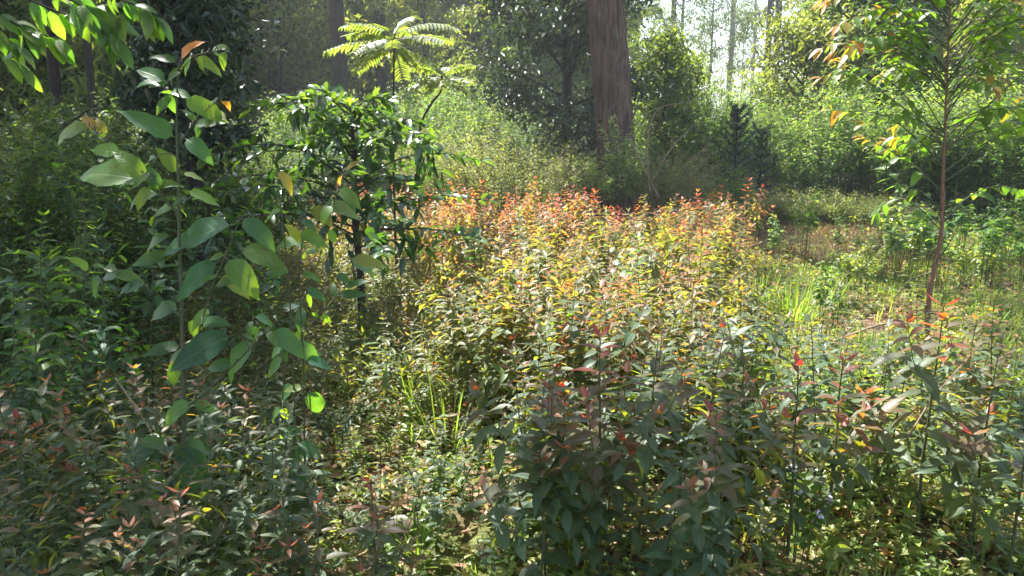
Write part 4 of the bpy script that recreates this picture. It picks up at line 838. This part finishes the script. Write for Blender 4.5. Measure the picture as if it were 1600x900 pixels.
def conifer(label, x, d, top, w):
    r = np.random.RandomState(int(x)); g = at_px(x, d); root = thing('young_conifer', label, 'conifer', g); H = W(x, top, d)[2] - g[2]; mb, f = MB(), MB()
    V, F = tube([(0, 0, -.05), (0, 0, H * .5), (0, 0, H)], [.03, .02, .008], 6); mb.add(V, F, 0, 0, True); k = 0
    for z in np.arange(H * .3, H, .12):
        t = (z / H - .35) / .65
        for j in range(6):
            a = j * 1.047 + z * 9 + r.uniform(-.45, .45); L = w * (1.25 - .75 * t) * r.uniform(.5, 1.15); el = .15 + .6 * t
            P = limb_path(r, (0, 0, z), a, el, L, 4, .35, .05); V, F = tube(P, [.008, .007, .006, .005, .003], 3); mb.add(V, F)
            n = 44; u = r.rand(n) * (len(P) - 1.01); i = u.astype(int); pos = P[i] + (P[i + 1] - P[i]) * (u - i)[:, None]; T = norm(P[i + 1] - P[i])
            leaves(f, pos, T * .8 + rdir(r, n) * .6, rdir(r, n), .07, .12, 0, r.rand(n), T2)
    link('trunk', mb.mesh('trunk', [M_BARKD]), root); link('foliage', f.mesh('foliage', [M_CONIFER]), root, kind='stuff')
conifer('dark young conifer with upturned whorled branches before the bright hedge', 1146, 12.0, 168, .42)
conifer('smaller dark conifer right behind the whorled young one', 1186, 12.8, 200, .36)
def tuft_mesh(r, n, h, spread, w=.012, tints=(0, .5)):
    mb = MB(); a = r.uniform(0, 6.28, n); q = np.sqrt(r.rand(n)) * spread * .35; pos = np.stack([np.cos(a) * q, np.sin(a) * q, np.zeros(n)], -1)
    out = r.uniform(.1, .75, n); d = np.stack([np.cos(a) * out, np.sin(a) * out, np.ones(n)], -1); ln = h * r.uniform(.5, 1.1, n)
    leaves(mb, pos, d, np.stack([-np.cos(a), -np.sin(a), np.full(n, .4)], -1), ln, w / ln, (.12 + r.uniform(.15, .7, n) * out * 1.6), r.uniform(*tints, n), TGR); return mb
def tuft(label, x, y, r, n, h, spread, w=.012, tints=(0, .5)):
    g = G(x, y); g = ground_at(g[0], g[1]); return link('grass_tuft', tuft_mesh(r, n, h, spread, w, tints).mesh('grass_tuft', [M_GRASS]), None, g, label=label, category='grass tuft')
r = np.random.RandomState(111)
tuft('broad bladed bright grass tuft in the open ground right of the red field', 1235, 492, r, 170, .5, .8, .006, (.1, .8))
tuft('smaller bright grass tuft left of the broad one in the open ground', 1185, 470, r, 90, .5, .4, .007)
tuft('grass tuft behind the broad one, right of it', 1290, 470, r, 80, .42, .4, .007)
tuft('tall sedge tuft with dark stalks in the middle gap', 702, 690, r, 44, .6, .35, .0045, (.2, .9))
tuft('thin grass tuft left of the tall sedge', 655, 640, r, 50, .4, .3, .005)
tuft('grass tuft at the foot of the coffee trunk', 575, 530, r, 90, .42, .3, .006, (0, .3))
tuft('grass tuft in shade at the bottom right of the stones', 655, 850, r, 40, .3, .2, .005)
# lance leaved weed at the left border
def lance_weed(label, x, d, H, n, ll):
    root = thing('lance_leaved_weed', label, 'weed', at_px(x, d)); mb = MB()
    P = curve([(0, 0, -.03), (.02, .01, H * .5), (.05, 0, H)], 5); V, F = tube(P, np.linspace(.006, .003, len(P)), 5); mb.add(V, F, 0, 0, True); link('stem', mb.mesh('stem', [M_STEM]), root)
    for i in range(n):
        u = .3 + .7 * i / n; p = np.array([np.interp(u * H, P[:, 2], P[:, 0]), 0, u * H]); a = i * 2.4
        put_leaf(root, p, np.array([cos(a), sin(a), .15 + .9 * u ** 3]), np.array([0, 0, 1.]), ll * r.uniform(.8, 1.1), 'lance', .15 + .2 * r.rand(), .75, i, M_YG)
lance_weed('lance leaved weed with arching leaves at the left border', 42, 3.9, .92, 26, .22)
lance_weed('second lance leaved weed, lower, right of the one at the left border', 92, 4.2, .78, 20, .2)
lance_weed('lance leaved weed in front of the shaded shrub at the left border', 8, 3.3, .7, 18, .18)

# weeds of the open ground at the right
def leafy_weed(r, H, n_stem, n_leaf, ll, lw, sp, tints, start=.3, flower=0, tpl=T8):
    mb = MB(); sk, lf = stem_bush_mesh(r, H=H, R=sp, n_stem=n_stem, n_leaf=n_leaf, ll=ll, lw=lw, tints=tints, start=start, tpl=tpl, stem_r=.004, flower=flower, arch=.2)
    return sk, lf
def weed(name, label, loc, sk, lf, lm, group=None, sc=1, rz=0, cat='weed', sm=None):
    root = thing(name, label, cat, loc, group, rz, sc); link('stems', sk.mesh('stems', [sm or M_STEM]), root); link('foliage', lf.mesh('foliage', [lm, M_FLOWER]), root, kind='stuff'); return root
wa = weed('leafy_weed', 'clump of pale green broad leaves left of the slim tree trunk', at_px(1395, 8.4), *leafy_weed(r, .8, 22, 24, .08, .26, .42, (.2, .65)), M_COVER)
copy_thing(wa, at_px(1352, 7.8), 2, .62, 'low pale green clump beside the broad leaved one, towards the grass'); copy_thing(wa, at_px(1440, 9.2), 4, .95, 'broad leaved clump directly behind the slim tree trunk')
copy_thing(wa, at_px(1540, 8.0), 5, .8, 'broad leaved clump right of the slim tree trunk'); copy_thing(wa, at_px(1590, 9.6), 1, .9, 'broad leaved clump near the right border, behind the thin seedlings')
wb = weed('upright_weed', 'upright pale weed standing alone before the dry soil', at_px(1262, 9.3), *leafy_weed(r, .95, 5, 26, .10, .24, .12, (.4, .9), start=.35), M_HEDGE)
copy_thing(wb, at_px(1218, 8.8), 2, .72, 'short upright weed left of the lone pale weed'); copy_thing(wb, at_px(1320, 9.6), 3, .6, 'short upright weed right of the lone pale weed'); copy_thing(wb, at_px(1183, 10.2), 1, .66, 'small white topped weed at the left end of the dry soil'); copy_thing(wb, at_px(1300, 6.4), 4, .7, 'thin dark stemmed weed in front of the broad grass tuft')
th = []
for i in range(3):
    sk, lf = leafy_weed(r, .85, 2, 14, .11, .25, .05, (.1, .5), start=.72); th.append((sk, lf))
tp_ = [weed('thin_seedling', 'thin bare stemmed seedling with a tuft of leaves, right of the slim trunk', at_px(1485 + i * 30, 8.8 + .3 * i), *th[i], M_HEDGE, group='thin seedlings right of the slim trunk') for i in range(3)]
for i in range(46):
    y = r.uniform(7.6, 10.4); x = (r.uniform(1380, 1660) - 800) / FPX * y; copy_thing(tp_[i % 3], ground_at(x, y), r.uniform(0, 6), r.uniform(.75, 1.1), tp_[0]['label'])
fw = weed('flowering_weed', 'weed with lilac fluffy flower heads right of the bronze topped sapling', at_px(1312, 3.1), *leafy_weed(r, .45, 6, 12, .05, .3, .1, (.2, .6), flower=1.0), M_HEDGE)
for (x, d, s, lab) in [(1290, 2.8, .95, 'lower lilac flowered weed between the two right stems'), (1095, 6.2, 1.3, 'lilac flowered weed at the right edge of the red field'), (1420, 4.6, .7, 'lilac flowered weed left of the slim trunk base'), (1325, 6.2, .9, 'white flowered weed below the broad grass tuft'), (1200, 4.6, .8, 'white flowered weed on the open ground in the lower right'), ]:
    copy_thing(fw, at_px(x, d), x, s, lab)
# bright green young plants dotted in the field
bg_ = [sapling_plan(r, .95, .14, 2, .05, .45, .08, .2) for _ in range(2)]
for (x, d, s, lab) in [(740, 6.3, .86, 'bright green leaved plant among the red saplings, left of their centre'), (1000, 5.0, .92, 'bright lime leaved plant at the right part of the red field'), (815, 7.6, .9, 'lime green plant near the middle of the red field')]:
    o = sapling_split('green_plant', lab, at_px(x, d), r, bg_[int(x) % 2], None, 'ovate', M_YG, cat='plant'); o.scale = (s,) * 3

# ------------------------------------------------------------------ stones, sticks
def stone(label, x, y, s, col, seed):
    r = np.random.RandomState(seed); import bmesh
    bm = bmesh.new(); bmesh.ops.create_icosphere(bm, subdivisions=3, radius=1)
    ph = r.uniform(0, 6, 6); sc_ = np.array([1, r.uniform(.6, .9), r.uniform(.4, .6)]) * s
    cuts = norm(r.normal(size=(9, 3)))
    for v in bm.verts:
        c = np.array(v.co); 
        for k, n_ in enumerate(cuts):
            e = c @ n_ - (.62 + .25 * sin(ph[k % 6])); c = c - n_ * max(0, e) * .9
        c += .03 * np.sin(c * 9 + ph[:3]); v.co = c * sc_
    me = bpy.data.meshes.new('stone'); bm.to_mesh(me); bm.free(); me.materials.append(col)
    g = G(x, y); g = ground_at(g[0], g[1]); g[2] += s * .12; o = link('stone', me, None, g, label=label, category='stone'); o.rotation_euler = (0, 0, r.uniform(0, 6))
M_ROCK = bark_mat('grey_stone', (.24, .23, .20), (.09, .085, .08), (14, 14, 14), .8, .01, lich=(.30, .30, .24))
M_ROCKD = bark_mat('dark_stone', (.06, .06, .07), (.02, .02, .024), (14, 14, 14), .8, .01, rough=.6)
stone('pale grey stone in the bottom gap, nearest the bottom of its group', 630, 812, .09, M_ROCK, 1); stone('dark stone between the pale ones in the bottom gap', 648, 782, .075, M_ROCKD, 2)
stone('pale stone at the back of the group in the bottom gap', 612, 762, .08, M_ROCK, 3); stone('dark stone in shade right of the big leaved sapling stem', 335, 702, .09, M_ROCKD, 4); stone('flat pale stone beside the dark one near the big leaved sapling', 368, 708, .08, M_ROCK, 5)
stone('mossy stone in the deep shade at the lower left', 150, 640, .10, M_ROCKD, 6); stone('small stone at the lower edge below the shaded hanging leaves', 320, 840, .07, M_ROCKD, 7)
def stick(label, p, rad, mat=None):
    q = curve(p, 6); mb = MB(); V, F = tube(q - q[0], np.linspace(rad, rad * .4, len(q)), 6, rough=1 + r.normal(size=(len(q), 6)) * .08); mb.add(V, F, 0, 0, True); link('dry_stick', mb.mesh('dry_stick', [mat or M_TWIG]), None, q[0], label=label, category='stick')
def gp_(x, y, z=.03): a = G(x, y); return np.array([a[0], a[1], z])
stick('pale dry stick standing in the litter left of the lower middle clump', [gp_(812, 800, 0), gp_(806, 780, .14)+[.0, 0, .1], gp_(800, 770, .3)], .007)
stick('long dry stick leaning across the stems of the broad leaved saplings', [W(345, 735, 3.2), W(430, 660, 3.3), W(480, 600, 3.4)], .004, M_REDSTEM)
stick('pale stick leaning in the left shade beside the big leaved stem', [W(180, 590, 3.0), W(215, 640, 2.9), W(245, 690, 2.8)], .004)
stick('dead stem leaning among the shrubs at the left', [W(-20, 330, 6), W(60, 230, 6.2), W(170, 150, 6.6)], .012, M_BARKD)
stick('pale diagonal stick leaning on the sapling with drooping orange leaves', [W(1415, 690, 3.0), W(1460, 620, 3.05), W(1535, 535, 3.1)], .005)
stick('arching dry cane right of the thick trunk', [W(1015, 300, 11.6), W(1012, 220, 11.7), W(1030, 170, 11.8), W(1085, 160, 12)], .012)
stick('second dry cane leaning right, crossing the arching one', [W(1020, 280, 11.5), W(1050, 230, 11.5), W(1100, 180, 11.7)], .010)
stick('dry cane bending to the left below the pale flowering bush', [W(1030, 310, 11.4), W(1000, 250, 11.4), W(985, 215, 11.5)], .010)
stick('fallen branch on the open ground at the right', [gp_(1300, 540), gp_(1380, 520, .07), gp_(1440, 515, .04)], .012)
stick('fallen twig on the sunlit ground at the lower right', [gp_(1480, 640), gp_(1530, 650, .06), gp_(1590, 640, .03)], .008)

# ------------------------------------------------------------------ ground cover (nobody could count it)
def scatter(r, n, test, y0=1.6, y1=17, wx=.85):
    y = np.sqrt(r.uniform(y0 ** 2, y1 ** 2, n)); x = r.uniform(-wx, wx, n) * y; c = 800 + x / (y * 1.02) * FPX; k = r.rand(n) < test(c, y, x); return x[k], y[k]
def patch(x, y, f=1.7, ph=0): return .5 + .5 * np.sin(x * f + ph + 1.3 * np.sin(y * f * .8)) * np.cos(y * f * 1.1 + ph * 2 + np.sin(x * f))
r = np.random.RandomState(121)
def cover(name, label, n, test, mat, per, hgt, ll, lw, tints, tpl=T4, y1=17, droop=.3, y0=1.6, stems=True):
    x, y = scatter(r, n, test, y0, y1); m = len(x); mb = MB(); z = gz(x, y); h = hgt * r.uniform(.35, 1.2, m)
    if stems:  # a thin stalk for every plant
        lean = r.normal(size=(m, 2)) * .25 * h[:, None]; w = .0022
        top = np.stack([x + lean[:, 0], y + lean[:, 1], z + h], -1); b = np.stack([x, y, z - .01], -1)
        V = np.stack([b + [w, 0, 0], b - [w, 0, 0], top], 1).reshape(-1, 3); mb.add(V, np.arange(3 * m).reshape(-1, 3), .2, 1)
    u = r.rand(m, per); P = np.stack([x[:, None] + (lean[:, :1] if stems else 0) * u, y[:, None] + (lean[:, 1:] if stems else 0) * u, z[:, None] + h[:, None] * u], -1).reshape(-1, 3); N = len(P)
    a = r.uniform(0, 6.28, N); d = np.stack([np.cos(a), np.sin(a), r.uniform(-.1, .7, N)], -1); tt = np.repeat(r.uniform(*tints, m), per) + r.uniform(-.15, .15, N); s = np.repeat(r.uniform(.6, 1.3, m), per)
    leaves(mb, P, d, norm(np.array([0, 0, 1.]) + r.normal(size=(N, 3)) * .3), ll * s * r.uniform(.7, 1.2, N), lw, droop, np.clip(tt, 0, 1), tpl)
    link(name, mb.mesh(name, [mat, M_STEM]), kind='stuff', label=label, category='ground cover')
cover('low_weeds', 'low pale green weeds covering the sunlit open ground', 34000, lambda c, y, x: np.where(c > 1060, 1., .4) * (.35 + .65 * patch(x, y)) * np.where((y > 9.2) & (c > 1130) & (c < 1400), .22, 1), M_COVER, 7, .11, .042, .3, (.3, .95), y1=15)
cover('ground_herbs', 'small leaved herbs between the saplings in the near ground', 9000, lambda c, y, x: .9 * (.3 + .7 * patch(x, y, 2.3, 1)) * np.where((c > 540) & (c < 830), .45, 1), M_COVER, 8, .16, .05, .22, (.1, .95), T8, y1=5.2)
cover('narrow_leaved_herbs', 'narrow whitish green herbs in the sunny gap and under the field', 12000, lambda c, y, x: np.where((c > 330) & (c < 1250), .9, .3) * np.where((c > 560) & (c < 830) & (y < 3.7), .4, 1) * (.3 + .7 * patch(x, y, 1.9, 2)), M_SAPF, 9, .24, .065, .16, (0, .45), T4, y1=10)
cover('thicket_herbs', 'dim herbs filling the shaded thicket floor at the left', 9000, lambda c, y, x: np.where(c < 430, .95, .0) * np.ones_like(y), M_GREEN, 8, .38, .065, .25, (0, .7), T4, y0=2.5, y1=13)
cover('hedge_foot_weeds', 'mixed weeds at the foot of the far bushes', 9000, lambda c, y, x: np.where(y > 10.5, .9, 0) * np.where((c > 1120) & (c < 1420) & (y < 12.2), .25, 1), M_HEDGE, 9, .42, .075, .22, (0, .7), T4, y1=19)
def grass(name, label, n, test, h, w, tints, y1=15, y0=1.6, per=6, mat=None):
    x, y = scatter(r, n, test, y0, y1); m = len(x); X = np.repeat(x, per) + r.normal(size=m * per) * .02; Y = np.repeat(y, per) + r.normal(size=m * per) * .02; N = m * per; a = r.uniform(0, 6.28, N); o = r.uniform(.05, .9, N)
    d = np.stack([np.cos(a) * o, np.sin(a) * o, np.ones(N)], -1); ln = h * r.uniform(.3, 1.15, N); mb = MB(); leaves(mb, np.stack([X, Y, gz(X, Y) - .01], -1), d, np.stack([-np.cos(a), -np.sin(a), np.full(N, .4)], -1), ln, w / ln, r.uniform(.1, .7, N) * o, np.clip(np.repeat(r.uniform(*tints, m), per) + r.uniform(-.15, .15, N), 0, 1), TGR)
    link(name, mb.mesh(name, [mat or M_GRASS]), kind='stuff', label=label, category='grass')
grass('meadow_grass', 'fine yellow green grass scattered over the open ground', 20000, lambda c, y, x: np.where(c > 1080, .95, .35) * patch(x, y, 1.4, 3) * np.where((y > 9) & (c < 1400), .2, 1), .2, .0045, (.1, .7), y1=13)
grass('dry_grass', 'dry reddish straw grass on the far bare soil', 7000, lambda c, y, x: np.where((c > 1090) & (c < 1450), .95, .05), .2, .005, (.1, 1.0), y0=8.6, y1=12.8, mat=M_DRY)
def litter():
    x, y = scatter(r, 26000, lambda c, y, x: np.where((c > 1120) & (y > 9), .9, .55) * np.ones_like(y), 1.6, 13); N = len(x); a = r.uniform(0, 6.28, N); mb = MB()
    leaves(mb, np.stack([x, y, gz(x, y) + r.uniform(.004, .03, N)], -1), np.stack([np.cos(a), np.sin(a), r.normal(size=N) * .25], -1), norm(np.array([0, 0, 1.]) + r.normal(size=(N, 3)) * .35), r.uniform(.03, .10, N), r.uniform(.15, .3, N), r.uniform(-.3, .3, N), r.rand(N), T8)
    link('leaf_litter', mb.mesh('leaf_litter', [M_LITTER]), kind='stuff', label='brown fallen leaves lying on the soil between the plants', category='leaf litter')
litter()

# ------------------------------------------------------------------ haze
def haze():
    import bmesh
    bm = bmesh.new(); bmesh.ops.create_cube(bm, size=1); x0, x1, y0, y1, z0, z1 = -300, 300, -90, 450, -1.2, 40
    for v in bm.verts: v.co = ((x0 + x1) / 2 + v.co.x * (x1 - x0), (y0 + y1) / 2 + v.co.y * (y1 - y0), (z0 + z1) / 2 + v.co.z * (z1 - z0))
    me = bpy.data.meshes.new('haze'); bm.to_mesh(me); bm.free()
    m = bpy.data.materials.new('morning_haze'); nt = nodes(m); nt.nodes.remove(nt.nodes['Principled BSDF'])
    v = nt.nodes.new('ShaderNodeVolumePrincipled'); v.inputs['Color'].default_value = (.92, .96, 1, 1); v.inputs['Density'].default_value = HAZE; v.inputs['Anisotropy'].default_value = .3
    nt.links.new(v.outputs[0], nt.nodes['Material Output'].inputs['Volume']); me.materials.append(m); link('haze', me, kind='stuff', label='thin pale morning haze through the woodland', category='haze')
HAZE = 0.0017
if HAZE: haze()
